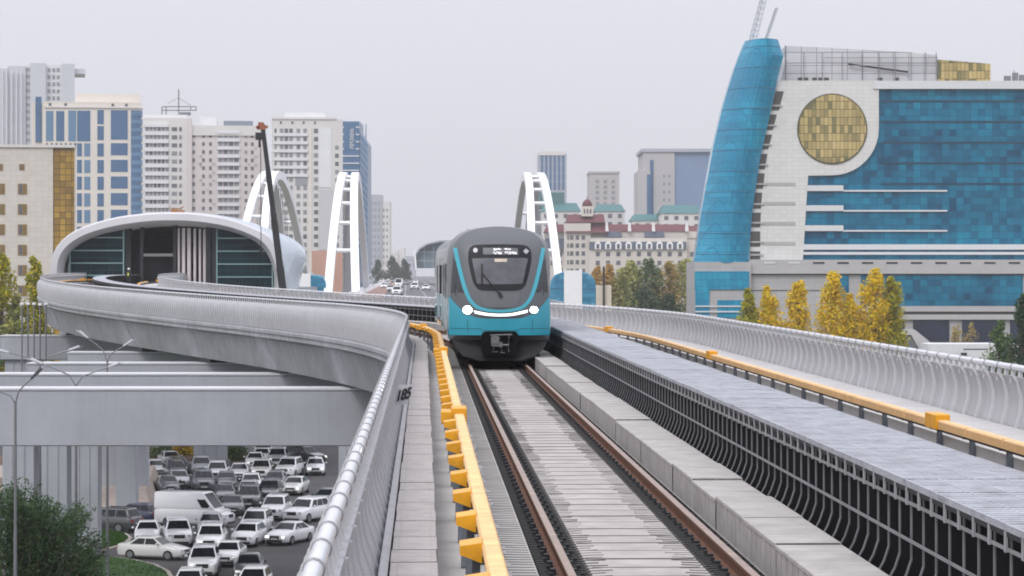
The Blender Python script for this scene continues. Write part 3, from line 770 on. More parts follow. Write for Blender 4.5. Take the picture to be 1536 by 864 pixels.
    def sidewin(s):
        A, B, C_, D = (R0[1], R0[2], R1[2], R1[1]) if s > 0 else (R0[3], R0[0], R1[0], R1[3])
        A, B, C_, D = map(Vector, (A, B, C_, D)); n = (B-A).cross(D-A).normalized(); mb = MB()
        spans = [(.06,.36),(.385,.66),(.69,.93)] if kind != 'van' else [(.80,.955)]
        if kind == 'sedan': spans = [(.10,.49),(.52,.93)]
        if kind == 'pickup': spans = [(.07,.48),(.52,.93)]
        for u0, u1 in spans:
            if s < 0: u0, u1 = 1-u1, 1-u0
            f = lambda u, v, o: (A*(1-u)+B*u)*(1-v)+(D*(1-u)+C_*u)*v+n*o
            v0, v1 = (.12,.90) if kind != 'van' else (.10,.62)
            co = [(u0,v0),(u1,v0),(u1,v1),(u0,v1)]; mb.hexa([f(u,v,-.01) for u, v in co], [f(u,v,.008) for u, v in co])
        mb.build('side_window', CGL, root)
    sidewin(1); sidewin(-1)
    for sy in (-1, 1):
        for sx in (-1, 1):
            mb = MB(); x = sx*(W-.10); mb.tube([(x-.11, sy*q['wb'], q['rw']), (x+.11, sy*q['wb'], q['rw'])], q['rw'], 18); w = mb.build('wheel', TYRE, root)
            mb = MB(); xo = x+sx*.115; mb.tube([(xo-.02, sy*q['wb'], q['rw']), (xo+.01, sy*q['wb'], q['rw'])], q['rw']*.62, 12); mb.build('rim', RIM, w)
    for sx in (-1, 1):
        x0, x1 = sorted((sx*W*.44, sx*W*.80)); zz = ha-.16
        mb = MB(); mb.hexa([(x0,L-.24,zz-.08),(x1,L-.32,zz-.07),(x1,L-.02,zz-.07),(x0,L+.012,zz-.08)], [(x0,L-.34,zz+.05),(x1,L-.42,zz+.07),(x1,L-.10,zz+.07),(x0,L-.05,zz+.05)]); 
        h = mb.build('headlight', LAMP, root); h.material_slots[0].link = 'OBJECT'; h.material_slots[0].material = LAMP
        x0, x1 = sorted((sx*W*.58, sx*W*.86)); zz = q['deck']-.26
        mb = MB(); mb.box(x0, x1, -L-.015, -L+.2, zz-.08, zz+.10); mb.build('tail_light', TAIL, root)
        mb = MB(); mx = sx*(W+.10); mb.box(min(mx-.09, mx+.09), max(mx-.09, mx+.09), b1-.42, b1-.30, bt+.02, bt+.16); mm = mb.build('mirror', PAINT['white'], root, bevel=.03); mm.material_slots[0].link = 'OBJECT'
    mb = MB(); mb.box(-W*.40, W*.40, L-.1, L+.008, ha-.34, ha-.10); mb.build('grille', GRIL, root)
    mb = MB(); mb.box(-W*.66, W*.66, L-.12, L+.010, .26, .42); mb.build('lower_grille', GRIL, root)
    mb = MB(); mb.box(-.26, .26, L-.08, L+.018, .42, .53); mb.build('number_plate', PLATE, root)
    mb = MB(); mb.box(-.26, .26, -L-.02, -L+.1, .62, .73); mb.build('number_plate', PLATE, root)
    root['L'] = L; root['W'] = W
    return root
PROTO = {}
def place_car(kind, paint, x, y, z, ang, label, cat, group, on=False, front=True):
    if kind not in PROTO:
        p = car_proto(kind); PROTO[kind] = (p, childmap(p))
    p, mp = PROTO[kind]; Lh = p['L']
    a = R(ang); f = Vector((math.sin(a), -math.cos(a), 0))
    c = Vector((x, y, z))-(f*Lh if front else Vector())
    used = p.get('used')
    r = copy_tree(p, mp)
    r.name = {'sedan':'sedan_car','suv':'suv_car','hatch':'hatchback_car','pickup':'pickup_truck','van':'delivery_van'}[kind]
    for k_ in ('L','W','used'):
        if k_ in r: del r[k_]
    r.location = c; r.rotation_euler = (0, 0, math.pi+a); tag(r, label, cat, group)
    for ch in r.children:
        b = ch.name.split('.')[0]
        if b in ('body', 'mirror'): ch.material_slots[0].link = 'OBJECT'; ch.material_slots[0].material = PAINT[paint]
        if b == 'headlight' and on: ch.material_slots[0].link = 'OBJECT'; ch.material_slots[0].material = LAMPON
    CARS.append((r, c, a, Lh, p['W'])); return r
CARS = []
GP = 'cars queueing in the car park beneath the viaduct'
CARL = [ # photo column, row of the front bumper on the ground, kind, paint, heading, lit, label
 (411,819,'sedan','white',-22,1,'white sedan with lit headlights turned left, nearest car in the open lane'),
 (437,786,'suv','white',-24,0,'white crossover with black grille angled left, just above the lit white sedan'),
 (406,782,'suv','white',-4,0,'white off-roader wedged between the angled white crossover and the small white estate'),
 (477,764,'sedan','green',-14,0,'dark green-grey sedan half hidden by the parapet handrail'),
 (435,744,'sedan','pearl',-6,1,'cream white sedan with lit headlights alone in the right lane, below the tall white crossover'),
 (399,757,'pickup','smoke',-3,0,'dark grey pickup beside the cream white sedan'),
 (423,718,'suv','white',-8,0,'tall white crossover with black bumper in the right lane, below the black people carrier'),
 (454,714,'hatch','white',4,1,'white hatchback at the right edge of the queue, just under the black people carrier'),
 (431,697,'sedan','white',-2,0,'white sedan right behind the tall white crossover in the right lane'),
 (478,698,'suv','black',48,1,'black people carrier turning right by itself near the top of the lane'),
 (394,690,'suv','white',2,0,'white four-wheel drive highest in the middle lane, left of the blue-grey saloon'),
 (391,704,'sedan','white',2,0,'white saloon second from the top of the middle lane'),
 (389,721,'suv','pearl',3,0,'pale cream crossover third from the top of the middle lane'),
 (378,740,'hatch','white',4,0,'white hatchback in front of the pale cream crossover in the middle lane'),
 (344,724,'suv','white',4,0,'white crossover to the right of the dark saloon under the far column'),
 (324,716,'sedan','smoke',6,0,'dark saloon standing directly before the far pier column'),
 (267,722,'suv','smoke',14,0,'dark grey off-roader in the far left row, tallest of that row'),
 (241,716,'sedan','white',20,0,'white saloon farthest left in the row beside the paved slope'),
 (280,734,'hatch','silver',12,0,'silver hatchback in front of the dark grey off-roader, above the van roof'),
 (307,739,'suv','grey',8,0,'grey off-roader above the middle of the white van roof'),
 (343,757,'sedan','black',6,0,'black saloon just right of the white van bonnet, upper of two'),
 (349,775,'sedan','smoke',6,0,'dark saloon just right of the white van bonnet, lower of two'),
 (366,752,'hatch','silver',4,0,'silver hatchback in the middle lane next to the black saloon'),
 (376,806,'suv','white',-4,0,'white crossover straight left of the lit white sedan'),
 (357,822,'hatch','white',-8,0,'small white estate with wide grille in the centre of the car park'),
 (263,822,'suv','white',10,0,'white off-roader with roof rails just in front of the white van rear'),
 (226,818,'sedan','white',6,0,'white sedan left of the white off-roader with roof rails, above the side-on silver car'),
 (318,831,'suv','white',2,0,'white four-wheel drive with greenish windscreen between the small white estate and the roof-rail off-roader'),
 (303,868,'suv','white',4,0,'tall white off-roader at the bottom of the left queue beside the side-on silver car'),
 (336,852,'sedan','white',-2,0,'white car peeping out behind the tall white off-roader at the bottom'),
 (281,900,'hatch','white',3,0,'white car cut by the bottom edge of the photo, at the grass kerb'),
 (371,873,'sedan','smoke',3,0,'grey car with a black roof low in the right queue'),
 (374,897,'hatch','white',-2,0,'white hatchback cut by the bottom edge right behind the grey car with a black roof'),
 (314,805,'sedan','silver',4,0,'silver saloon between the white van and the greenish-windscreen four-wheel drive'),
 (441,676,'sedan','blue',-6,0,'blue-grey saloon at the top of the right lane under the crossbeam'),
 (424,672,'suv','black',0,0,'black car half hidden under the crossbeam, just left of the blue-grey saloon'),
 (408,680,'hatch','silver',0,0,'silver-white hatchback at the top between the highest white four-wheel drive and blue-grey saloon'),
 (395,674,'sedan','pearl',0,0,'pale saloon under the crossbeam behind the highest white four-wheel drive'),
 (256,742,'sedan','grey',14,0,'grey saloon above the rear end of the white van roof'),
 (262,702,'sedan','pearl',18,0,'pale saloon at the back of the far left row near the green shrub'),
 (300,716,'suv','silver',8,0,'silver crossover just left of the dark saloon under the far column'),
 (283,712,'hatch','smoke',12,0,'dark hatchback between the tall off-roader and the silver crossover'),
 (330,736,'sedan','grey',6,0,'dark grey saloon in front of the crossover under the far column'),
 (362,722,'sedan','white',4,0,'white saloon in the gap between the far column and the pale cream crossover'),
 (372,765,'suv','smoke',2,0,'dark crossover in front of the silver hatchback in the middle lane'),
 (408,736,'hatch','grey',0,0,'grey hatchback left of the cream white sedan and above the dark pickup'),
 (410,700,'suv','silver',0,0,'silver crossover between the middle and right lanes near the top'),
]
GROUNDZ = .02
for (px, py, kd, pt, an, on, lb) in CARL:
    g = G(px, py, GROUNDZ); place_car(kd, pt, g.x, g.y, GROUNDZ, an, lb, 'car', GP, bool(on))
g = G(232, 838, GROUNDZ); place_car('sedan', 'pearl', g.x, g.y, GROUNDZ, 72, 'side-on pale silver sedan coming out of the gap between the two grass islands', 'car', GP, False, False)
g = G(288, 789, GROUNDZ); place_car('van', 'white', g.x, g.y, GROUNDZ, 74, 'long white panel van parked side-on among the cars', 'van', GP, False, False)
g = G(163, 797, GROUNDZ); place_car('suv', 'smoke', g.x, g.y, GROUNDZ, -112, 'dark crossover parked beside the bush, its red tail lamp facing right', 'car', GP, False, False)
g = G(208, 785, GROUNDZ); place_car('hatch', 'navy', g.x, g.y, GROUNDZ, -118, 'dark navy car parked against the rear of the white van', 'car', GP, False, False)
# cars far away on the bridge road
ZB = 14.1; GB = 'cars driving over the arch bridge'
for (px, py, kd, pt, lb) in [
 (594,443.5,'suv','white','white car nearest the viaduct on the bridge road'),
 (638,436,'sedan','white','white car by itself at the right of the bridge road, next to the train'),
 (621,434.5,'suv','white','white crossover left of the car beside the train on the bridge road'),
 (585,437.5,'sedan','white','white car close behind the nearest one on the bridge road, to its left'),
 (597,431.5,'van','white','tall white van in the middle of the bridge road'),
 (575,433,'hatch','white','white hatchback in the left lane of the bridge road'),
 (562,430,'sedan','smoke','dark car farthest left on the bridge road, by the arch foot'),
 (608,427,'sedan','grey','dark grey car right of the tall white van on the bridge road'),
 (572,424,'suv','white','white car far up the left lane of the bridge road'),
 (581,427.5,'sedan','silver','silver car behind the white hatchback on the bridge road'),
 (590,424,'sedan','smoke','dark car beyond the tall white van on the bridge road'),
 (623,425.5,'sedan','white','white car behind the white crossover, far up the right lanes')]:
    Y = (ZC-ZB)*F/(py-HY); p = P(px, py, Y); place_car(kd, pt, p.x, p.y, ZB+.012, -2.3, lb, 'car', GB)
def overlaps():
    out = []
    for i in range(len(CARS)):
        for j in range(i):
            def pts(c): 
                r, p, a, l, w = c; f = Vector((math.sin(a), -math.cos(a))); s = Vector((f.y, -f.x)); return [Vector((p.x, p.y))+f*(u*l*.97)+s*(v*w*.97) for u in (-1, 1) for v in (-1, 1)]
            A, B = pts(CARS[i]), pts(CARS[j]); sep = False
            for c in (CARS[i], CARS[j]):
                for ax in (Vector((math.sin(c[2]), -math.cos(c[2]))), Vector((math.cos(c[2]), math.sin(c[2])))):
                    a = [q.dot(ax) for q in A]; b = [q.dot(ax) for q in B]
                    if max(a) < min(b) or max(b) < min(a): sep = True
            if not sep: out.append((i, j))
    return out
# nudge touching cars apart by the shortest way
def corners(c):
    r, p, a, l, w = c; f = Vector((math.sin(a), -math.cos(a))); s = Vector((f.y, -f.x)); return [Vector((p.x, p.y))+f*(u*(l+.04))+s*(v*(w+.03)) for u in (-1, 1) for v in (-1, 1)]
moved = {}
def WT(k): return 12. if k in (0, 1, 4, 9, 38, 39) else (3. if CARS[k][1].y < 176 else 1.)
for it in range(250):
    hit = False
    for i in range(len(CARS)):
        for j in range(i):
            A, B = corners(CARS[i]), corners(CARS[j]); best = None
            for c in (CARS[i], CARS[j]):
                for ax in (Vector((math.sin(c[2]), -math.cos(c[2]))), Vector((math.cos(c[2]), math.sin(c[2])))):
                    pa = [q.dot(ax) for q in A]; pb = [q.dot(ax) for q in B]; ov = min(max(pa), max(pb))-max(min(pa), min(pb))
                    if ov <= 0: best = None; break
                    sg = 1 if sum(pa) > sum(pb) else -1
                    if best is None or ov < best[0]: best = (ov, ax*sg)
                else: continue
                break
            else:
                if best:
                    hit = True; d = best[1]*(best[0]*.5+.004)
                    for k, q in ((i, d*2*WT(j)/(WT(i)+WT(j))), (j, -d*2*WT(i)/(WT(i)+WT(j)))):
                        r, p, a, l, w = CARS[k]; p = p+Vector((q.x, q.y, 0)); r.location = p; CARS[k] = (r, p, a, l, w); moved[k] = moved.get(k, Vector((0,0)))+q
    if not hit: break
print('moves', {CARS[k][0]['label'][:40]: round(v.length, 2) for k, v in moved.items() if v.length > .6})
print('car overlaps left', len(overlaps()))
for p, mp in PROTO.values():
    for o in list(mp): bpy.data.objects.remove(o)
# ------------------------------------------------------------------ trees
def leaves(mb, cnt, fn, size, rnd, asp=.6):
    for _ in range(cnt):
        p = fn()
        if p is None: continue
        s = size*rnd.uniform(.6, 1.35)
        a = Vector((rnd.gauss(0,1), rnd.gauss(0,1), rnd.gauss(0,.7))).normalized(); b = a.cross(Vector((rnd.gauss(0,1), rnd.gauss(0,1), rnd.gauss(0,1)))).normalized()
        a *= s; b *= s*asp; mb.add([p-a, p+b*.9-a*.1, p+a, p-b*.9+a*.1], [(0,1,2,3)])
def tree_mesh(h, w, kind, seed, leaf=.3, cnt=1500, base=.12):
    rnd = random.Random(seed); cl = []
    nlobe = 36 if kind == 'poplar' else 36
    limbs = []
    for i in range(nlobe):
        t = (i+rnd.random())/nlobe; z = h*(base+(.97-base)*t)
        if kind == 'poplar': rad = w/2*max(.10, 1-abs((t-.36)/.66)**2.6)**.75
        else: rad = w/2*math.sqrt(max(.05, 1-(2*t-.85)**2))
        an = rnd.uniform(0, 6.283); d = rad*rnd.uniform(.25, .85)
        c = Vector((d*math.cos(an), d*math.sin(an), z)); s = rad*rnd.uniform(.30, .72)+w*.06
        cl.append((c, s)); limbs.append((c, max(z-d*rnd.uniform(.8, 1.6), h*base*.6)))
    lv = MB()
    def fn():
        c, s = rnd.choice(cl); v = Vector((rnd.gauss(0,1), rnd.gauss(0,1), rnd.gauss(0,1))).normalized()*s*rnd.random()**.45
        v.z *= 1.5 if kind == 'poplar' else .9; q = c+v
        return q if q.z < h else None
    leaves(lv, cnt, fn, leaf, rnd)
    tk = MB(); r0 = h*.014+.04
    tk.tube([(0,0,0), (rnd.uniform(-.1,.1), rnd.uniform(-.1,.1), h*.4), (rnd.uniform(-.2,.2), 0, h*.9)], r0, 7, r2=r0*.2)
    for c, z0 in limbs[::2]: tk.tube([(0,0,z0), (c*.5)+Vector((0,0,(z0-c.z*.5)*.45)), c], r0*.35, 5, r2=r0*.1)
    return lv, tk
BARK = pm('bark', (.11,.085,.065), .9, .3, 3.)
LM = dict(yellow=leafmat('leaf_yellow', [(.78,.47,.008),(.86,.60,.012),(.66,.53,.014),(.46,.44,.014),(.88,.54,.008)]),
          ygreen=leafmat('leaf_ygreen', [(.42,.40,.015),(.26,.31,.02),(.60,.44,.012),(.17,.22,.02)]),
          green=leafmat('leaf_green', [(.09,.16,.06),(.14,.22,.075),(.07,.13,.055),(.21,.25,.08)]),
          dark=leafmat('leaf_dark', [(.035,.075,.035),(.05,.10,.045),(.025,.055,.028),(.09,.12,.05)]),
          tan=leafmat('leaf_tan', [(.46,.34,.11),(.34,.27,.09),(.54,.38,.12),(.24,.20,.07)]),
          orange=leafmat('leaf_orange', [(.60,.36,.10),(.50,.34,.11),(.66,.44,.12)]),
          olive=leafmat('leaf_olive', [(.34,.38,.12),(.46,.44,.14),(.24,.30,.10),(.56,.46,.15)]),
          bush=leafmat('leaf_bush', [(.025,.06,.022),(.045,.095,.033),(.014,.036,.014),(.10,.17,.06),(.03,.07,.026)]))
TREE = {}
def tree(px, top, wpx, Y, leaf, kind, label, group=None, name='tree', z0=0., cnt=1500, lsz=.3, base=.12, seed=None, cat='tree', wf=1.2):
    s = Y/F; h = ZC-(top-HY)*s-z0; w = wpx*s*wf; cnt = int(cnt*1.9); lsz *= 1.12
    root = thing(name, label, cat, ((px-CX)*s, Y, z0), random.uniform(0, 6.28), group)
    lv, tk = tree_mesh(h, w, kind, seed if seed is not None else int(px*7+top), lsz, cnt, base)
    lv.build('crown', LM[leaf], root, fix=False); tk.build('trunk', BARK, root, smooth=True); return root
GY = 'yellow autumn poplars before the blue glass building'
for (px, top, w, lf, lb) in [
 (1122,432,30,'ygreen','greenish yellow poplar farthest left of the yellow trees, beside the sail corner'),
 (1152,428,36,'yellow','broad yellow poplar second from the left, touching its greener neighbour'),
 (1197,419,42,'yellow','golden poplar standing by itself in front of the grey panelled wall'),
 (1250,406,44,'yellow','tall golden poplar left of the narrow glazed bay'),
 (1277,440,34,'yellow','short yellow poplar squeezed between two taller golden ones'),
 (1312,402,42,'yellow','tallest orange-yellow poplar in front of the low glass band'),
 (1338,414,34,'ygreen','yellow-green poplar at the right end of the yellow row')]:
    tree(px, top, w, 380, lf, 'poplar', lb, GY, 'poplar_tree', cnt=3600, lsz=.20, wf=1.25)
tree(1437,486,16,470,'tan','poplar','small tan sapling by the slanting stair wall','saplings by the entrance','sapling',cnt=300,lsz=.16)
tree(1432,488,14,455,'tan','poplar','thin tan sapling left of its twin in front of the entrance column','saplings by the entrance','sapling',cnt=350,lsz=.16)
tree(1456,483,20,462,'tan','poplar','broad tan sapling right of the entrance column','saplings by the entrance','sapling',cnt=420,lsz=.16)
tree(1500,478,46,300,'green','round','dark green and yellowish tree behind the right parapet, left of the taller one','trees at the right edge','tree',cnt=2600,lsz=.18)
tree(1537,440,46,285,'dark','poplar','tall dark green tree cut by the right edge of the photo','trees at the right edge','tree',cnt=3200,lsz=.18)
GM = 'trees before the red-roofed apartments'
for (px, top, w, lf, kd, lb) in [
 (838,398,26,'ygreen','round','yellow-green tree peeping over the round glass pavilion'),
 (896,398,18,'orange','poplar','small orange tree above the beige kiosk'),
 (915,396,22,'orange','poplar','orange-leaved tree just right of the beige kiosk'),
 (934,400,28,'olive','poplar','olive tree between the orange tree and the tall green one'),
 (950,390,30,'olive','poplar','tall olive-green tree in the middle of the row before the apartments'),
 (974,388,28,'green','poplar','dark green poplar, the darkest tall one before the apartments'),
 (1002,392,32,'tan','poplar','tan autumn tree between the dark poplar and the olive tree at the sail'),
 (1031,388,36,'olive','poplar','olive tree touching the edge of the blue glass sail'),
 (962,432,56,'dark','round','low dark bush in front of the dark green poplar'),
 (1005,440,36,'dark','round','low dark blue-green bush in front of the tan tree')]:
    tree(px, top, w, 600 if top < 420 else 560, lf, kd, lb, GM, 'tree', cnt=2000, lsz=.34 if top < 420 else .3, wf=1.5)
GL = 'trees left of the station'
for (px, top, w, lf, kd, lb) in [
 (2,376,40,'ygreen','poplar','yellow-green poplar cut by the left edge beside the beige office'),
 (52,382,36,'ygreen','poplar','bright yellow-green poplar between the beige office and the station rim'),
 (22,438,46,'olive','round','brownish olive tree low at the left, under the edge poplar'),
 (62,446,44,'olive','round','dark olive tree under the viaduct bend'),
 (-8,470,40,'green','round','green tree at the left edge behind the squat beam end')]:
    tree(px, top, w, 330, lf, kd, lb, GL, 'tree', cnt=2200, lsz=.22)
GF = 'hazy trees along the far riverbank'
for (px, top, w, lb) in [(568,390,22,'hazy low tree at the foot of the far towers'),(590,384,22,'hazy tree in the middle of the far riverbank, the tallest there'),(606,388,20,'hazy tree nearest the far arched station')]:
    tree(px, top, w, 1450, 'dark', 'round', lb, GF, 'tree', cnt=700, lsz=.9)
# the big bush close by at the lower left
def bush():
    Y = 112.; s = Y/F; rnd = random.Random(3); root = thing('bushy_tree', 'large dark green bushy tree filling the lower left corner', 'tree', ((40-CX)*s, Y, 0))
    lv = MB(); tk = MB(); tips = []
    tops = [(-30,745),(10,728),(28,716),(45,722),(62,745),(80,748),(100,760),(118,772),(132,752),(140,790),(150,800),(136,830),(150,850),(60,770),(20,770),(90,800)]
    for i in range(230):
        px, py = rnd.choice(tops); px += rnd.uniform(-22, 14); py += abs(rnd.gauss(0, 34)); dy = rnd.uniform(-1.7, 1.7)
        tip = Vector(((px-40)*s, dy, ZC-(py-HY)*s)); b = Vector((tip.x*.15, dy*.2, max(.6, tip.z-rnd.uniform(2.4, 4.5)))); mid = (tip+b)/2+Vector((rnd.uniform(-.3,.3), rnd.uniform(-.3,.3), .25))
        tk.tube([b, mid, tip], .03, 4, r2=.006); tips.append((b, mid, tip))
    tk.tube([(0,0,0),(.1,0,1.5),(-.1,0,4.5)], .22, 8, r2=.06)
    def fn():
        b, m, t = rnd.choice(tips); u = rnd.random()**.7
        p = (b*(1-u)**2+m*2*u*(1-u)+t*u*u); r = .10+.34*(1-u); return p+Vector((rnd.gauss(0,r), rnd.gauss(0,r), rnd.gauss(0,r)))
    leaves(lv, 44000, fn, .08, rnd, .38)
    lv.build('crown', LM['bush'], root, fix=False); tk.build('trunk', BARK, root)
bush()

# ------------------------------------------------------------------ street lamps
LPOLE = pm('lamp_pole', (.20,.205,.215), .5, .1, 2., metal=.4); LHEAD = pm('lamp_head_pale', (.45,.46,.48), .4, .05); LHD = pm('lamp_head_dark', (.05,.05,.055), .5, .1)
def lamp(px, Y, pyj, arms, label, dark=False):
    s = Y/F; zj = ZC-(pyj-HY)*s; x = (px-CX)*s; o = (x, Y, 0)
    root = thing('street_lamp', label, 'street lamp', o, 0, 'street lamps beside the viaduct')
    mb = MB(); mb.tube([(0,0,0),(0,0,1.2),(0,0,zj*.6)], .10, 8, r2=.075); mb.tube([(0,0,zj*.6),(0,0,zj)], .065, 8, r2=.055); mb.build('pole', LPOLE, root)
    for (ax, ay) in arms:
        dx = (ax-px)*s; dz = -(ay-pyj)*s
        mb = MB(); mb.tube([(0,0,-.1+zj),(dx*.18,0,zj+dz*.42),(dx*.6,0,zj+dz*.74),(dx*.9,0,zj+dz*.93)], .035, 6); mb.build('arm', LPOLE, root, smooth=True)
        u = Vector((dx, 0, dz)).normalized(); u = Vector((u.x, 0, u.z*.75)).normalized(); n = Vector((-u.z, 0, u.x)); 
        if n.z < 0: n = -n
        c = Vector((dx*.9, 0, zj+dz*.93)); e = c+u*.62
        mb = MB(); 
        mb.hexa([c-n*.03+Vector((0,-.10,0)), c-n*.03+Vector((0,.10,0)), e-n*.03+Vector((0,.16,0)), e-n*.03+Vector((0,-.16,0))], [c+n*.07+Vector((0,-.08,0)), c+n*.07+Vector((0,.08,0)), e+n*.09+Vector((0,.12,0)), e+n*.09+Vector((0,-.12,0))])
        h = mb.build('lamp_head', LHD if dark else LHEAD, root, bevel=.02)
        mb = MB(); a, b = c+u*.2-n*.05, c+u*.8-n*.05
        mb.hexa([a+Vector((0,-.08,0)), a+Vector((0,.08,0)), b+Vector((0,.1,0)), b+Vector((0,-.1,0))], [a+n*.018+Vector((0,-.08,0)), a+n*.018+Vector((0,.08,0)), b+n*.018+Vector((0,.1,0)), b+n*.018+Vector((0,-.1,0))]); mb.build('lens', LHEAD, h)
lamp(23, 110, 602, [(50,566),(-16,582)], 'street lamp nearest the camera with a dark square head before the broadest crossbeam', True)
lamp(114, 131, 576, [(58,544),(168,549)], 'double-armed street lamp spreading its V just above the nearest crossbeam')
lamp(161, 150, 541, [(188,518),(128,505)], 'street lamp with a bright white head rising in front of the viaduct girder')
lamp(60, 147, 546, [(8,528),(108,524)], 'double-armed street lamp at the left before the squat beam end')
GPOL = 'slim posts with white caps under the viaduct bend'
for i, (px, pt) in enumerate([(33,457),(42,457),(51,457),(60,458),(69,457)]):
    Y = 199.; s = Y/F; o = ((px-CX)*s, Y, 0); z = ZC-(pt-HY)*s
    root = thing('post', 'slim grey post with a white cap, one of five before the squat beam end', 'post', o, 0, GPOL)
    mb = MB(); mb.tube([(0,0,0),(0,0,z)], .06, 6); mb.build('pole', LPOLE, root); mb = MB(); mb.box(-.13,.13,-.13,.13,z,z+.16); mb.build('cap', WHITE, root)

# ------------------------------------------------------------------ ground
def sheet(name, poly, z, mat, kind='structure'):
    mb = MB(); mb.plate(poly, z-.002, z); o = mb.build(name, mat); tag(o, kind=kind); return o
mb = MB(); mb.add([(-2500,-300,0),(2500,-300,0),(2500,4500,0),(-2500,4500,0)], [(0,1,2,3)]); tag(mb.build('ground', EARTH), kind='structure')
sheet('car_park', [(-62,60),(22,60),(22,340),(-62,340)], .012, ASPH)
def gp(px, py, z=.0): g = G(px, py, z); return (g.x, g.y)
def island(name, pts, label):
    poly = [gp(*p) for p in pts]
    z = .16
    tag(MB().plate(poly, .014, z).build(name, KERBC), kind='structure')
    c = (sum(p[0] for p in poly)/len(poly), sum(p[1] for p in poly)/len(poly))
    inner = []
    for i, p in enumerate(poly):
        a, b = poly[i-1], poly[(i+1) % len(poly)]; t = Vector((b[0]-a[0], b[1]-a[1])).normalized(); n = Vector((t.y, -t.x))
        if (Vector(c)-Vector(p)).dot(n) < 0: n = -n
        inner.append((p[0]+n.x*.3, p[1]+n.y*.3))
    tag(MB().plate(inner, z, z+.03).build('lawn', GRASS), kind='structure')
    # real blades
    rnd = random.Random(len(poly)); mb = MB(); xs = [p[0] for p in inner]; yy = [p[1] for p in inner]
    def inside(x, y):
        r = False
        for i in range(len(inner)):
            (x0, y0), (x1, y1) = inner[i-1], inner[i]
            if (y0 > y) != (y1 > y) and x < (x1-x0)*(y-y0)/(y1-y0)+x0: r = not r
        return r
    for _ in range(26000):
        x, y = rnd.uniform(max(min(xs), -34), max(xs)), rnd.uniform(min(yy), max(yy))
        if not inside(x, y): continue
        a = rnd.uniform(0, 3.14); w = .03; h = rnd.uniform(.06, .15); dx, dy = w*math.cos(a), w*math.sin(a)
        mb.add([(x-dx,y-dy,z+.02),(x+dx,y+dy,z+.02),(x+rnd.uniform(-.05,.05),y+rnd.uniform(-.05,.05),z+.03+h)], [(0,1,2)])
    tag(mb.build('grass', leafmat('grass_blades', [(.03,.10,.010),(.05,.13,.014),(.02,.07,.008),(.075,.15,.02)]), fix=False), kind='stuff')
island('kerb_island', [(-300,839),(130,836),(170,838),(205,843),(235,850),(255,860),(262,872),(268,990),(-300,990)], '')
island('kerb_island', [(-300,797),(120,797),(165,799),(190,803),(199,810),(190,819),(165,826),(130,829),(-300,829)], '')
# paved slope around the pier feet and the earth ramp of the bridge
o = G(195, 770)
mb = MB(); a = [gp(60,812),gp(222,780),gp(232,742)]
y0 = a[1][1]
mb.hexa([(X(60,204),204,0),(X(227,206),206,0),(X(242,240),240,0),(X(-60,240),240,0)], [(X(60,211.5),211.5,1.4),(X(219,212),212,1.4),(X(231,238),238,1.4),(X(-60,238),238,1.4)])
tag(mb.build('paved_slope', PAVER), kind='structure')
mb = MB()
rnd = random.Random(2); nx, ny = 26, 16; V = []
for j in range(ny+1):
    for i in range(nx+1):
        u, v = i/nx, j/ny; y = 260+v*95; px0 = 205; x = X(px0, 260)-14+u*(X(396, 260)-X(px0, 260)+14-2*v)
        z = .0+14.*v**1.1; 
        if 0 < i < nx and j > 0: z += rnd.uniform(-.25, .25)
        V.append((x, y, z))
mb.add(V, [(j*(nx+1)+i, j*(nx+1)+i+1, (j+1)*(nx+1)+i+1, (j+1)*(nx+1)+i) for j in range(ny) for i in range(nx)])
tag(mb.build('embankment', SOIL, smooth=True), kind='structure')
tree(272,652,30,265,'yellow','round','small bright orange-yellow shrub on the soil bank between two pier columns',None,'shrub',z0=.3,cnt=1200,lsz=.11,base=.02,cat='shrub')
tree(243,668,34,263,'green','round','low green shrub on the soil bank left of the orange-yellow one',None,'shrub',z0=.1,cnt=1100,lsz=.11,base=.02,cat='shrub')
tree(354,664,34,262,'green','round','low green shrub on the soil bank right of the far pier column',None,'shrub',z0=.1,cnt=1100,lsz=.11,base=.02,cat='shrub')
# the bridge road on its solid body
mb = MB(); ya, yb = 400., 2400.
def bx(px, Y): return X(px, Y)
xl = lambda Y: -26.2-.0395*(Y-557)-.0; xr = lambda Y: xl(Y)+27.5
mb.hexa([(xl(ya)-9,ya,0),(xr(ya)+.4,ya,0),(xr(yb)+.4,yb,0),(xl(yb)-9,yb,0)], [(xl(ya)-9,ya,ZB-.02),(xr(ya)+.4,ya,ZB-.02),(xr(yb)+.4,yb,ZB-.02),(xl(yb)-9,yb,ZB-.02)])
tag(mb.build('road_bridge', CONC2), kind='structure')
mb = MB(); mb.hexa([(xl(ya),ya,ZB-.015),(xr(ya),ya,ZB-.015),(xr(yb),yb,ZB-.015),(xl(yb),yb,ZB-.015)], [(xl(ya),ya,ZB),(xr(ya),ya,ZB),(xr(yb),yb,ZB),(xl(yb),yb,ZB)]); tag(mb.build('road', ASPHB), kind='structure')
mb = MB()
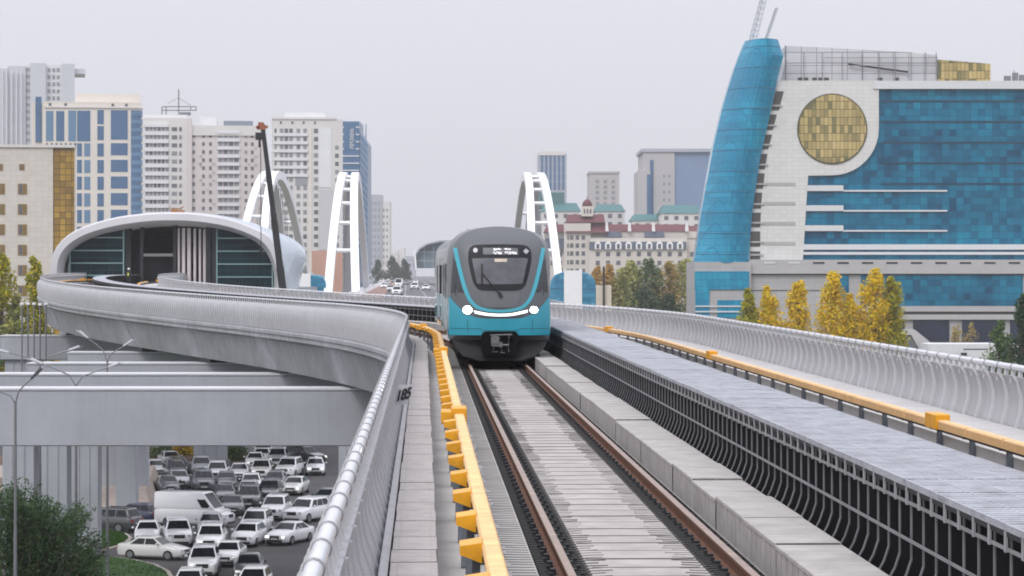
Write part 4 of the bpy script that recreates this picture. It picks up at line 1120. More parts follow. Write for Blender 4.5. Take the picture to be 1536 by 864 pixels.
for lane in range(1, 7):
    y = 420.
    while y < 1300:
        x = lambda Y: xl(Y)+lane*3.9
        if lane in (4,): mb.hexa([(x(y)-.1,y,ZB+.002),(x(y)+.1,y,ZB+.002),(x(y+8)+.1,y+8,ZB+.002),(x(y+8)-.1,y+8,ZB+.002)],[(x(y)-.1,y,ZB+.008),(x(y)+.1,y,ZB+.008),(x(y+8)+.1,y+8,ZB+.008),(x(y+8)-.1,y+8,ZB+.008)])
        else: mb.hexa([(x(y)-.09,y,ZB+.002),(x(y)+.09,y,ZB+.002),(x(y+4)+.09,y+4,ZB+.002),(x(y+4)-.09,y+4,ZB+.002)],[(x(y)-.09,y,ZB+.008),(x(y)+.09,y,ZB+.008),(x(y+4)+.09,y+4,ZB+.008),(x(y+4)-.09,y+4,ZB+.008)])
        y += 12
tag(mb.build('lane_markings', WHITE), kind='structure')
for s, f, w in ((-1, lambda Y: xl(Y), 4.2),):
    mb = MB(); a0, b0 = f(ya), f(yb); mb.hexa([(min(a0,a0+s*w),ya,ZB-.01),(max(a0,a0+s*w),ya,ZB-.01),(max(b0,b0+s*w),yb,ZB-.01),(min(b0,b0+s*w),yb,ZB-.01)], [(min(a0,a0+s*w),ya,ZB+.15),(max(a0,a0+s*w),ya,ZB+.15),(max(b0,b0+s*w),yb,ZB+.15),(min(b0,b0+s*w),yb,ZB+.15)])
    tag(mb.build('pavement', pm('red_pavement', (.27,.17,.14), .9, .12, .5)), kind='structure')
    root = thing('bridge_railing', 'white railing along the left side of the arch bridge road', 'railing', (f(560)+s*w, 560, ZB+.15))
    mb = MB(); 
    for z in (.45, 1.0): mb.tube([(f(ya)+s*w, ya, ZB+.15+z), (f(1300)+s*w, 1300, ZB+.15+z)], .06, 5)
    mb.build('rail', WHITEB, root, root.location)
    mb = MB(); y = 410
    while y < 1300: mb.box(f(y)+s*w-.05, f(y)+s*w+.05, y-.05, y+.05, ZB+.15, ZB+1.18); y += 3
    tag(mb.build('post', WHITEB, root, root.location), kind='stuff')
# arches of the bridge
def arch(label, near, far, wb, wt, zt, zb, th, group='white bridge arches'):
    (xa, ya_), (xb, yb_) = near, far; o = Vector((xa, ya_, zb)); root = thing('bridge_arch', label, 'bridge arch', o, 0, group)
    d = Vector((xb-xa, yb_-ya_, 0)); l = d.length; d.normalize(); n = Vector((d.y, -d.x, 0)); N_ = 28
    def pt(t, side, e=0.):
        h = 4*t*(1-t); h = h**.82; w = wb+(wt-wb)*h; return Vector((xa, ya_, zb))+d*(l*t)+n*(side*w/2)+Vector((0,0,(zt-zb)*h))
    for side in (-1, 1):
        mb = MB(); rg = []
        for i in range(N_+1):
            t = i/N_; p = pt(t, side); q = (pt(min(1, t+.01), side)-pt(max(0, t-.01), side)).normalized(); u = n.cross(q).normalized()
            if u.z < 0: u = -u
            rg.append([p-n*th/2-u*th*.6, p+n*th/2-u*th*.6, p+n*th/2+u*th*.6, p-n*th/2+u*th*.6])
        mb.loft(rg); mb.build('rib', WHITEB, root, o)
    for i in (2,4,6,8,10,12,14,18,22):
        t = i/N_; a, b = pt(t, -1), pt(t, 1); mb = MB(); mb.tube([a, b], th*.28, 6); mb.build('crossbar', WHITEB, root, o)
    for i in range(3, 26, 1):
        t = i/N_; a = (pt(t, -1)+pt(t, 1))/2; mb = MB(); mb.tube([a, (a.x, a.y, zb)], .07, 4); mb.build('hanger', STAN_L, root, o)
s5 = 520/F; s7 = 690/F
arch('white twin-ribbed bridge arch left of the road, its foot beside the small blue pavilion', ((513-CX)*s5, 520), ((534-CX)*s7, 690), 5.4, 2.7, 40.1, ZB, 1.6)
arch('white twin-ribbed bridge arch rising straight behind the train roof', ((818-CX)*s5, 520), ((784-CX)*s7, 690), 5.6, 3.0, 40.1, ZB, 1.5)
arch('white twin-ribbed bridge arch behind the station roof, crossed by the crane boom', ((366-CX)*.13, 520), ((446-CX)*.1575, 630), 7.5, 2.0, 39.4, 5., 1.5)
# ------------------------------------------------------------------ the station
def station():
    Y = 262.; s = Y/F; o = Vector(((262-CX)*s, Y, 0)); root = thing('metro_station', 'arched metro station with a thick pale elliptical rim and dark green glass front', 'station', o)
    def sp(pts, m=5):
        r = []
        for i in range(len(pts)-1):
            p0, p1, p2, p3 = pts[max(i-1,0)], pts[i], pts[i+1], pts[min(i+2, len(pts)-1)]
            for q in range(m):
                t = q/m; r.append(tuple(.5*((2*p1[d])+(-p0[d]+p2[d])*t+(2*p0[d]-5*p1[d]+4*p2[d]-p3[d])*t*t+(-p0[d]+3*p1[d]-3*p2[d]+p3[d])*t**3) for d in (0,1)))
        return r+[pts[-1]]
    C = lambda p, y: ((p[0]-262)*s, y, ZC-(p[1]-HY)*s)
    out = sp([(84,470),(77,430),(74,400),(80,375),(98,354),(128,338),(175,325),(225,319),(262,318),(300,320),(345,328),(385,343),(408,357),(420,382),(427,412),(431,440),(433,480)])
    inn = sp([(102,470),(94,430),(91,405),(97,384),(112,368),(140,354),(180,344),(225,338),(262,337),(300,339),(340,346),(372,357),(393,372),(405,392),(410,414),(409,440),(405,480)])
    RIMM = pm('station_rim', (.52,.51,.53), .45, .05, .3); SHELL = pm('station_shell', (.42,.51,.60), .3, .06, .2, coat=.3)
    n = len(out)
    mb = MB(); mid = [((a[0]*.35+b[0]*.65), (a[1]*.35+b[1]*.65)) for a, b in zip(out, inn)]
    mb.loft([[C(p, .9) for p in out], [C((a[0]*.85+b[0]*.15, a[1]*.85+b[1]*.15), .1) for a, b in zip(out, inn)], [C(p, .0) for p in mid], [C(p, .7) for p in inn], [C(p, 4.2) for p in inn]], closed=False, caps=False)
    mb.build('rim', RIMM, root, smooth=True, fix=True)
    # the shell swells and runs back
    def sw(p, f): return (262+(p[0]-262)*f, 440+(p[1]-440)*f)
    rg = [[C(p, .9) for p in out]]
    for y, f, dx in ((4, 1.01, -3), (14, 1.03, -10), (40, 1.045, -40), (75, 1.0, -82), (100, .9, -115)):
        rg.append([C((sw(p, f)[0]+dx+(26*math.exp(-((p[1]-378)/36)**2)*min(1, y/30) if p[0] > 330 else 0), sw(p, f)[1]), y) for p in out])
    mb = MB(); mb.loft(rg, closed=False, caps=False); mb.build('shell', SHELL, root, smooth=True)
    # interior
    DK = pm('station_interior', (.010,.011,.013), .8, .1, .3, spec=.1); GLS = panes('station_glass', [(0,(.003,.012,.016)),(.5,(.005,.020,.026)),(1,(.010,.034,.042))], 2.2, 1.25, .05, (.02,.05,.055), .25, .15)
    MUL = pm('station_mullion', (.22,.36,.36), .4, .05); STRIPEW = pm('station_light_stripe', (.60,.54,.55), .5, .05); 
    def yin(px):   # height (row) of the inner curve above a column
        best = None
        for a, b in zip(inn, inn[1:]):
            if (a[0]-px)*(b[0]-px) <= 0 and max(a[1], b[1]) < 440:
                t = (px-a[0])/((b[0]-a[0]) or 1); y = a[1]+(b[1]-a[1])*t; best = y if best is None else min(best, y)
        return best if best else 400
    def glass(x0, x1, yb, rows):
        pts = [(x0+(x1-x0)*q/14) for q in range(15)]
        poly = [((x0-262)*s, C((0,yb),0)[2])]+[((px-262)*s, C((0,yin(px)+.5),0)[2]) for px in pts]+[((x1-262)*s, C((0,yb),0)[2])]
        g = MB().prism(poly, 2.0, 2.15).build('glass_front', GLS, root)
        for r_ in rows:
            xs = [px for px in [x0+(x1-x0)*q/60 for q in range(61)] if yin(px) < r_]
            if not xs: continue
            mb = MB(); a = C((min(xs), r_), 0); b = C((max(xs), r_), 0); mb.box(a[0], b[0], 1.85, 1.998, a[2]-.055, a[2]+.055); mb.build('mullion', MUL, g)
        for px in (x0, x1):
            a = C((px, yb), 0); b = C((px, yin(px)), 0); mb = MB(); mb.box(a[0]-.06, a[0]+.06, 1.88, 1.997, a[2], b[2]); mb.build('mullion', MUL, g)
        k = 5
        for q in range(1, k): 
            px = x0+(x1-x0)*q/k; a = C((px, yb), 0); b = C((px, max(yin(px), 394)), 0); mb = MB(); mb.box(a[0]-.03, a[0]+.03, 1.9, 1.996, a[2], b[2]); mb.build('mullion', DARKM, g)
    glass(100, 181, 440, (356, 375.5, 394.5, 413)); glass(322, 406, 470, (357, 376.5, 396, 415.5, 434.5))
    mb = MB(); a = C((91, 500), 0); b = C((410, 335), 0)
    pts = [p for p in inn if p[1] < 470]
    mb.prism([(C(p,0)[0], C(p,0)[2]) for p in pts], 26, 26.3); mb.loft([[C((p[0]+(262-p[0])*.01, p[1]+1.5), 4.0) for p in inn], [C((p[0]+(262-p[0])*.01, p[1]+1.5), 26) for p in inn]], closed=False, caps=False); mb.build('back_wall', DK, root)
    def col(x0, x1, y0, y1, d0, d1, mat, name): 
        A = C((x0, y1), 0); B = C((x1, y0), 0); mb = MB(); mb.box(A[0], B[0], d0, d1, A[2], B[2]); return mb.build(name, mat, root)
    CD = pm('station_column', (.035,.037,.042), .6, .1, spec=.2)
    for x0, x1 in ((181,191),(205,210),(255,260),(305,312),(314,321)): col(x0, x1, 337+abs(262-x0)*.06, 440, 2.3, 3.3, CD, 'column')
    col(210, 255, 380, 384.5, 2.4, 3.0, pm('canopy_beam', (.20,.20,.21), .5, .1), 'canopy_beam')
    col(210, 255, 384.5, 440, 3.2, 3.4, pm('station_opening_shade', (.008,.009,.012), .5, .1, spec=.15), 'opening_shade')  # dark panels stand in for the shade inside the open entrance
    col(191, 205, 372, 440, 3.2, 3.4, MATS['station_opening_shade'], 'opening_shade')
    for x0, x1 in ((261.5,264.5),(268,272.5),(276,281),(285.5,289),(293.5,296.5),(300,304)): col(x0, x1, 341+abs(270-x0)*.05, 440, 2.6, 3.4, STRIPEW, 'fin')  # pale strips imitate daylight showing through between the dark columns
    col(96, 450, 436, 470, 3.5, 24, CONC2, 'floor')
    mb = MB(); A = X(392,262)-o.x; B = X(468,245)-o.x; mb.box(A, B, -26, 4, 8.2, 9.0); mb.build('terrace', CONC2, root)
    mb = MB(); mb.box(X(88,266)-o.x, X(392,266)-o.x, 4.5, 80, 0, ZC-(437-HY)*s); mb.build('podium', CONC2, root)
    # rooftop gear
    r2 = thing('roof_equipment', 'small orange-brown equipment left on top of the station roof', 'equipment', C((262, 317.5), 3.)+Vector() if False else Vector(o)+Vector(C((262, 317.6), 3.4)))
    mb = MB(); mb.box(-.7,-.1,-.3,.3,-.3,.35); mb.box(.0,.55,-.3,.3,-.3,.22); mb.tube([(-.75,0,-.1),(-.9,0,.5)], .05, 5); mb.tube([(-.4,0,.3),(.5,0,.55)], .05, 5)
    mb.build('body', pm('rust_orange', (.35,.15,.05), .6, .3, 4.), r2)
station()

# ------------------------------------------------------------------ worker on the deck
def worker():
    Y = 247.; p = P(193, 421, Y); z0 = ZR+rise(Y)-.28; root = thing('person', 'person in a yellow-green vest standing on the viaduct deck in front of the station', 'person', (p.x, Y, z0), R(160))
    SK = pm('skin', (.35,.21,.15), .6, 0); CL = pm('work_clothes', (.02,.022,.03), .8, .1, 6.); VE = pm('hi_vis_vest', (.45,.55,.05), .6, .1, 6.); HM = pm('helmet_white', (.75,.75,.72), .4, 0)
    def skin(name, verts, edges, rad, mat, par, sub=2):
        me = bpy.data.meshes.new(name); me.from_pydata(verts, edges, []); me.materials.append(mat); o = bpy.data.objects.new(name, me); COL.objects.link(o); o.parent = par
        m = o.modifiers.new('s', 'SKIN'); me.skin_vertices or None
        if not me.skin_vertices: bm = bmesh.new(); bm.from_mesh(me); bm.verts.layers.skin.verify(); bm.to_mesh(me); bm.free()
        for v, r in zip(me.skin_vertices[0].data, rad): v.radius = (r, r*.85)
        me.skin_vertices[0].data[0].use_root = True
        o.modifiers.new('u', 'SUBSURF').render_levels = sub; return o
    V = [(0,0,.95),(0,0,1.2),(0,0,1.42),(0,0,1.52),(0,-.01,1.60),(0,-.01,1.74),(.10,0,.90),(.12,-.02,.50),(.12,.02,.08),(.12,-.12,.04),(-.10,0,.90),(-.12,0,.50),(-.13,.03,.08),(-.13,-.11,.04),(.19,0,1.40),(.25,.02,1.12),(.24,-.10,.88),(.24,-.14,.80),(-.19,0,1.40),(-.26,.03,1.12),(-.22,-.12,.92),(-.20,-.17,.86)]
    E = [(0,1),(1,2),(2,3),(3,4),(4,5),(0,6),(6,7),(7,8),(8,9),(0,10),(10,11),(11,12),(12,13),(2,14),(14,15),(15,16),(16,17),(2,18),(18,19),(19,20),(20,21)]
    Rd = [.15,.15,.14,.06,.09,.08,.10,.07,.05,.04,.10,.07,.05,.04,.07,.05,.04,.035,.07,.05,.04,.035]
    skin('body', V, E, Rd, CL, root)
    skin('vest', [(0,0,1.0),(0,0,1.2),(0,0,1.41)], [(0,1),(1,2)], [.17,.17,.165], VE, root)
    mb = MB(); mb.loft([[(r*math.cos(t*.5236), -.01+r*math.sin(t*.5236), z) for t in range(12)] for r, z in ((.115,1.68),(.11,1.74),(.08,1.80),(.03,1.825))]); mb.build('helmet', HM, root, smooth=True)
    mb = MB(); mb.loft([[(r*math.cos(t*.5236), -.03+r*math.sin(t*.5236), z) for t in range(12)] for r, z in ((.05,1.53),(.08,1.58),(.083,1.64),(.08,1.685))]); mb.build('face', SK, root, smooth=True)
worker()

# ------------------------------------------------------------------ crane
def crane():
    TZ = 9.0
    Y = 236.; s = Y/F; top = P(393.5, 186, Y); mid = P(425, 440, Y); d = (mid-top); k = (TZ+1.6-top.z)/d.z; base = top+d*k
    root = thing('mobile_crane', 'mobile crane with a long black telescopic boom and orange tip before the station', 'crane', (base.x, base.y, TZ))
    og = root.location; CB = pm('boom_black', (.018,.019,.022), .45, .2, .6)
    mb = MB(); n = 5; pts = [base+(top-base)*(i/n) for i in range(n+1)]
    for i in range(n):
        a, b = pts[i], pts[i+1]; w = .37-.045*i; u = (b-a).normalized(); e = Vector((0,1,0)); f = u.cross(e).normalized()
        def q(p, w): return [p+f*w+e*w*.8, p+f*w*.6+e*w, p-f*w*.6+e*w, p-f*w+e*w*.8, p-f*w-e*w*.8, p-f*w*.6-e*w, p+f*w*.6-e*w, p+f*w-e*w*.8]
        mb.loft([q(a, w*1.06), q(a+u*.5, w*1.06), q(a+u*.5, w), q(b, w)])
    mb.build('boom', CB, root, og)
    OR = pm('crane_orange', (.30,.10,.05), .5, .1, 2.)
    u = (top-base).normalized(); mb = MB()
    mb.hexa([top+Vector((-.4,-.2,-.5)), top+Vector((.3,-.2,-.5)), top+Vector((.3,.2,-.5)), top+Vector((-.4,.2,-.5))], [top+Vector((-.35,-.2,.15)), top+Vector((.1,-.2,.15)), top+Vector((.1,.2,.15)), top+Vector((-.35,.2,.15))])
    mb.tube([top+Vector((-.4,-.2,-.3)), top+Vector((-.4,.2,-.3))], .16, 12); mb.tube([top+Vector((.35,-.2,-.25)), top+Vector((.35,.2,-.25))], .15, 12)
    mb.build('boom_head', OR, root, og)
    h = P(391, 204, Y); mb = MB(); mb.box(h.x-.45, h.x+.25, Y-.25, Y+.25, h.z-.35, h.z+.3); mb.tube([(h.x-.1, Y, h.z-.3), (h.x-.1, Y, h.z-1.0)], .10, 6); mb.build('hook_block', CB, root, og)
    a = P(391, 215, Y-.6); b = P(391.5, 372, Y-.6); mb = MB(); mb.tube([a, b], .035, 5); mb.build('cable', DARKM, root, og)
    mb = MB(); mb.box(b.x-.12, b.x+.12, b.y-.1, b.y+.1, b.z-.45, b.z); mb.tube([(b.x,b.y,b.z-.4),(b.x+.12,b.y,b.z-.7),(b.x,b.y,b.z-.9),(b.x-.12,b.y,b.z-.75)], .05, 6); mb.build('hook', DARKM, root, og)
    mb = MB(); x, y = base.x, base.y
    mb.box(x-1.3, x+1.3, y-1.2, y+6.5, TZ+.9, TZ+1.7); mb.box(x-1.2, x+1.2, y-1.2, y+3, TZ+1.7, TZ+2.6); mb.box(x-1.3, x+1.3, y+5., y+6.9, TZ+1.2, TZ+2.9); mb.build('carrier', pm('crane_yellow', (.55,.35,.05), .45, .1), root, og, bevel=.08)
    for yy in (y-.5, y+1., y+3.6, y+5.6):
        for sx in (-1, 1): mb = MB(); mb.tube([(x+sx*1.0, yy, TZ+.55), (x+sx*1.35, yy, TZ+.55)], .55, 16); mb.build('wheel', TYRE, root, og)
crane()

# ------------------------------------------------------------------ glass pavilions beside the bridge road
BLUEG = panes('pavilion_glass', [(0,(.01,.10,.20)),(.45,(.02,.20,.34)),(1,(.12,.38,.52))], .8, .8, .07, (.05,.16,.22), .12)
def pavilion(x0, x1, top, Y, band, label):
    s = Y/F; xm = (x0+x1)/2; o = Vector(((xm-CX)*s, Y, ZB-.05)); root = thing('glass_pavilion', label, 'pavilion', o, 0, 'round blue glass pavilions by the arch bridge')
    w = (x1-x0)/2*s; h = ZC-(top-HY)*s-ZB; n = 16
    prof = [(-w, -6.)]+[(-w*math.copysign(abs(math.cos(math.pi*q/n))**.6, math.cos(math.pi*q/n)), h*.35+(h*.65)*math.sin(math.pi*q/n)**.8) for q in range(n+1)]+[(w, -6.)]
    mb = MB(); rg = [[(a*f, y, (b if b < 0 else b*f)) for a, b in prof] for y, f in ((.0,.96),(.25,1.),(6,1.),(6.3,.96))]
    mb.loft(rg); mb.build('glass_shell', BLUEG, root)
    b0, b1 = (band[0]-xm)*s, (band[1]-xm)*s
    mb = MB(); mb.box(b0, b1, -.35, 6.5, -6., h+.22); mb.box(b0-.05, b0+.25, -.4, 6.5, h+.22, h+.42); mb.box(b1-.25, b1+.05, -.4, 6.5, h+.22, h+.42); mb.build('white_band', WHITE, root)
    mb = MB(); mb.box(-w-.05, w+.05, -.1, 6.4, h*.36, h*.36+.08); mb.build('ring_beam', pm('pavilion_ring', (.10,.22,.30), .4, 0), root)
pavilion(825, 894, 407, 470, (846, 873), 'round blue glass pavilion with a white band, right of the train')
pavilion(450, 489, 412, 520, (449, 466), 'blue glass pavilion with a white end wall, left of the road near the crane')
def kiosk():
    b = Bld('kiosk', 'plain beige kiosk wall with a dark post just right of the round glass pavilion', 'kiosk', 905, 500)
    b.vol('wall', 893, 917, 428, None, pm('kiosk_beige', (.62,.55,.44), .8, .08, .5), 0, 3); b.vol('post', 904, 907, 400, None, DARKM, -.6, -.3)
kiosk()

# ------------------------------------------------------------------ the blue glass building
def blue():
    b = Bld('glass_office', 'large stone and blue glass office with a curved glass sail and round gold window', 'office building', 1290, 500)
    STONE = panes('white_stone_cladding', [(0,(.58,.57,.55)),(.5,(.64,.63,.61)),(1,(.69,.68,.66))], 1.2, .75, .04, (.51,.50,.48), .6, .3)
    POD = panes('grey_stone_cladding', [(0,(.34,.335,.34)),(.5,(.39,.385,.385)),(1,(.43,.42,.42))], 2.4, 1.4, .04, (.28,.275,.28), .6, .3)
    BG = panes('blue_curtain_wall', [(0,(.001,.030,.070)),(.25,(.001,.068,.140)),(.45,(.001,.125,.225)),(.7,(.002,.19,.31)),(.9,(.010,.28,.40)),(1,(.14,.40,.52))], 1.35, 1.28, .06, (.001,.080,.15), .12, .28, pw=.34)
    SAIL = panes('sail_glass', [(0,(.002,.12,.23)),(.4,(.005,.22,.37)),(.7,(.018,.33,.50)),(1,(.12,.48,.62))], 1.1, 1.28, .07, (.003,.15,.26), .12, .4, skew=.12, pw=.22)
    GOLD = panes('gold_glass', [(0,(.07,.09,.05)),(.3,(.16,.15,.06)),(.45,(.38,.29,.11)),(.7,(.52,.40,.16)),(1,(.58,.44,.26))], .75, 1.5, .08, (.10,.08,.03), .2, .5)
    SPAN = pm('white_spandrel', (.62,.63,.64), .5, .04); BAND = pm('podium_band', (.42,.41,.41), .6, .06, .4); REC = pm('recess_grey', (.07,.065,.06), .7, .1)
    # core block and curtain wall
    b.vol('core', 1128, 1600, 123, None, STONE, .6, 38)
    b.vol('curtain_wall', 1203, 1600, 130, 391, BG, .3, .6)
    # stone wall with the quarter-round corner
    arc = [(1248+70*math.cos(R(t)), 193+70*math.sin(R(t))) for t in range(0, 91, 9)]
    wall = [(1168,121),(1318,121),(1318,193)]+arc[1:]+[(1212,263.5),(1204,391),(1122,391),(1125,350),(1130,300),(1140,235),(1150,190),(1164,124)]
    b.poly('stone_wall', wall, STONE, -.25, .62)
    b.vol('parapet_beam', 1310, 1600, 121.5, 133.5, SPAN, -.5, .5)
    circ = [(1248+52.5*math.cos(R(t)), 193.5+53*math.sin(R(t))) for t in range(0, 360, 6)]
    rim = b.poly('round_window', circ, pm('gold_rim', (.09,.075,.03), .4, 0, metal=.4), -.42, -.2)
    g = b.poly('gold_pane', [(1248+(x-1248)*.965, 193.5+(y-193.5)*.965) for x, y in circ], GOLD, -.5, -.41); g.parent = rim
    # spandrels
    for y in (282, 312, 342): b.vol('spandrel', 1206, 1265, y-4, y+4.5, SPAN, -.15, .32); b.vol('ledge', 1265, 1421, y+3, y+5.4, SPAN, -.05, .32)
    b.vol('spandrel', 1204, 1600, 366.5, 374.5, SPAN, -.2, .32); b.vol('spandrel', 1204, 1600, 378, 382, SPAN, -.2, .32)
    for y in (150, 181, 212, 243, 274): b.vol('floor_band', 1322, 1600, y, y+3.2, pm('dark_blue_band', (.001,.05,.095), .3, .1), .22, .31)
    # stepped recesses along the sail
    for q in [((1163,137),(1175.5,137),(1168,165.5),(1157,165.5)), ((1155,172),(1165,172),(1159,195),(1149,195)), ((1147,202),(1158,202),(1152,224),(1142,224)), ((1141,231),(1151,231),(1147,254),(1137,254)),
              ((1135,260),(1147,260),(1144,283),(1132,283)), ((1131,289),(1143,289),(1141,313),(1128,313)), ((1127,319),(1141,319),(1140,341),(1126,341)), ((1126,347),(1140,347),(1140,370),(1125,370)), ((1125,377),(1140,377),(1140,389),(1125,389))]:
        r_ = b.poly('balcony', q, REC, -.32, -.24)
        x0 = q[3][0]; x1 = q[2][0]+5; yy = q[2][1]; b.vol('balcony_slab', x0, x1, yy-8, yy-5.6, BAND, -.55, -.33).parent = r_
    for y in (277, 306, 336, 366): b.vol('stone_rib', 1144, 1193, y-3, y+2, pm('rib_grey_stone', (.40,.39,.375), .7, .05), -.31, -.24)  # ribs in a darker stone tone than the wall
    # the sail: a curved glass shell
    Lp = [(60,1119),(85,1109),(110,1100),(160,1085),(215,1072),(265,1063),(320,1053),(365,1047),(394,1042)]
    Rp = [(60,1166),(85,1174),(120,1165),(160,1157),(190,1150),(235,1140),(300,1130),(350,1125),(394,1122)]
    def at(pl, y):
        for (a, xa), (c, xb) in zip(pl, pl[1:]):
            if a <= y <= c: return xa+(xb-xa)*(y-a)/(c-a)
        return pl[-1][1]
    rg = []; rows = [60,66,72,78,85,95,105,115,125,140,155,170,185,200,220,240,260,280,300,320,345,370,394]
    for y in rows:
        l, r_ = at(Lp, y), at(Rp, y); ring = []
        for q in range(11):
            u = q/10; ring.append((b.x(l+(r_-l)*u), -1.2-5.5*math.sin(math.pi*min(1, u*.62+.38))*1.+8.5*(1-u)**2, b.z(y)))
        ring += [(b.x(r_), 3, b.z(y)), (b.x(l)+.3, 12, b.z(y))]; rg.append(ring)
    mb = MB(); mb.loft(rg); mb.build('glass_sail', SAIL, b.o)
    for y in range(71, 394, 31):
        l, r_ = at(Lp, y), at(Rp, y); pts = [(b.x(l+(r_-l)*q/10), -1.25-5.5*math.sin(math.pi*min(1, q/10*.62+.38))+8.5*(1-q/10)**2, b.z(y)) for q in range(11)]
        mb = MB(); mb.tube(pts, .07, 5); mb.build('sail_rib', pm('sail_rib_blue', (.015,.17,.30), .4, 0), b.o)
    # lower left corner
    b.vol('podium', 1040, 1124, 393, None, POD, -3.5, 20); b.vol('lower_glass', 1040, 1121, 407, 434, SAIL, -3.75, -3.5); b.vol('lower_glass', 1041, 1062, 434, 476, SAIL, -3.74, -3.5)
    b.vol('corner_glass', 1074, 1112, 450, 476, SAIL, -3.72, -3.5)
    for y in (458, 466): b.vol('ledge', 1041, 1112, y, y+2, SPAN, -3.9, -3.76)
    # podium
    b.vol('podium', 1124, 1600, 389.5, None, POD, -2.0, 36)
    b.vol('podium_band', 1122, 1600, 390.5, 410.5, BAND, -2.7, -2.0)
    for i in range(11):
        x = 1144+i*36.5; b.vol('slot', x, x+17, 393.2, 395.6, SPAN if i < 2 else DARKM, -2.78, -2.7)
    b.vol('joint', 1124, 1600, 411, 412.5, REC, -2.1, -2.0); b.vol('joint', 1124, 1256, 435, 436, REC, -2.1, -2.0)
    b.vol('bay_glass', 1256, 1271, 412.5, 458, BG, -2.2, -2.0); b.vol('long_glass', 1289, 1531, 412.5, 458.5, BG, -2.2, -2.0)
    for a, c in ((459,467),(471.5,479)): b.vol('podium_band', 1289, 1600, a, c, BAND, -2.6, -2.0)
    b.vol('joint', 1289, 1600, 467, 471.5, REC, -2.2, -2.0)
    for x0, x1 in ((1292,1354),(1367,1421),(1440,1495),(1512,1565)):
        o_ = b.vol('entrance_glass', x0, x1, 479.5, 512, pm('entrance_dark', (.012,.02,.045), .2, .3, .3), -2.25, -2.0)
    # rooftop storeys
    MESH = panes('scaffold_mesh', [(0,(.46,.465,.48)),(.5,(.54,.54,.56)),(1,(.62,.62,.63))], 2.9, 2.0, .12, (.22,.22,.24), .7, .2)
    b.poly('rooftop_storey', [(1176,123),(1182,66),(1230,68),(1300,72),(1370,76),(1411,80),(1411,123)], MESH, 4, 30)
    b.poly('gold_storey', [(1411.3,123),(1411.3,87),(1450,90),(1491,93.5),(1491,123)], GOLD, 3.6, 28)
    for x in (1200,1209,1222,1231,1240,1321,1346): b.win(x, x+7, 114, 120.5, REC, .1, 'opening', 4.)
    for x in (1180,1208,1236,1266,1296,1322,1346,1370,1392,1408): b.vol('scaffold_pole', x, x+1., 76 if x > 1190 else 66, 121, pm('scaffold_steel', (.20,.20,.22), .5, .1), 3.2, 3.4)
    for y in (84, 96, 108): b.vol('scaffold_pole', 1240 if y == 84 else 1182, 1411, y, y+.9, MATS['scaffold_steel'], 3.0, 3.2)
    mb = MB(); mb.tube([(b.x(1276),3.4,b.z(94)),(b.x(1366),3.4,b.z(106))], .18, 5); mb.build('brace', DARKM, b.o)
    b.poly('torn_sheet', [(1168,80),(1182,84),(1174,121),(1170,123),(1164,121),(1172,95)], WHITE, 3.4, 3.7)
    b.done()
    # lattice boom on the sail top
    a = P(1136, 62, 505); root = thing('lattice_mast', 'pale steel lattice mast leaning up from the top of the blue glass sail', 'mast', a)
    LS = pm('lattice_steel', (.46,.47,.49), .5, .05)
    for (x0, x1, xt0, xt1, yt) in ((1123,1134,1146,1155,-22),(1146,1150,1163,1167,12)):
        n = 10; mb = MB(); A = [P(x0+(xt0-x0)*i/n, 62+(yt-62)*i/n, 505)-a for i in range(n+1)]; B = [P(x1+(xt1-x1)*i/n, 62+(yt-62)*i/n, 505)-a for i in range(n+1)]
        C_ = [(p+q)/2+Vector((0,1.2,0)) for p, q in zip(A, B)]
        for l in (A, B, C_): mb.tube([l[0], l[-1]], .09, 5)
        for i in range(n):
            for p, q in ((A,B),(B,C_),(C_,A)): mb.tube([p[i], q[i+1]], .055, 4); mb.tube([p[i+1], q[i+1]], .05, 4)
        mb.build('lattice', LS, root)
    r2 = thing('roof_equipment', 'small dark equipment on the flat roof at the right edge', 'equipment', P(1522, 121, 512))
    mb = MB(); mb.box(-2,-.8,-.5,.5,0,.9); mb.box(-.4,.6,-.5,.5,0,1.5); mb.box(.9,2.2,-.5,.5,0,1.1); mb.tube([(-.2,0,0),(-.1,0,2.0)], .08, 5); mb.build('units', pm('equipment_grey', (.16,.165,.18), .6, .2, 2.), r2)
    # stair wall and low white wall in front
    s = 440/F; r3 = thing('stair_wall', 'slanting grey stair parapet at the foot of the blue glass building', 'stair', ((1375-CX)*s, 440, 0))
    f = lambda x, y: ((x-1375)*s, ZC-(y-HY)*s)
    MB().prism([f(1352,494),f(1371,494),f(1412,527),f(1412,570),f(1404,570),f(1366,502),f(1352,502)], -.5, .5).build('parapet', BAND, r3)
    MB().prism([f(1356,502.3),f(1366,502.3),f(1400,565),f(1356,570)], -.2, 1.8).build('flight', pm('stair_dark_grey', (.13,.14,.15), .8, .1), r3)  # flight in a darker grey than the parapet
    r4 = thing('low_wall', 'long low white wall before the entrance of the blue glass building', 'wall', ((1440-CX)*.1075, 430, 0))
    s = .1075; mb = MB(); mb.box((1392-1440)*s, (1495-1440)*s, 0, 8, 0, ZC-(516-HY)*s); mb.build('wall', pm('pale_wall', (.62,.63,.64), .8, .06), r4)
    mb = MB(); mb.box((1445-1440)*s, (1482-1440)*s, -.05, -.01, ZC-(524.5-HY)*s, ZC-(523-HY)*s); mb.build('dark_line', DARKM, r4)
    mb = MB(); mb.box((1441-1440)*s, (1449-1440)*s, -.9, -.1, ZC-(533-HY)*s, ZC-(529-HY)*s); mb.build('planter', DARKM, r4)
blue()

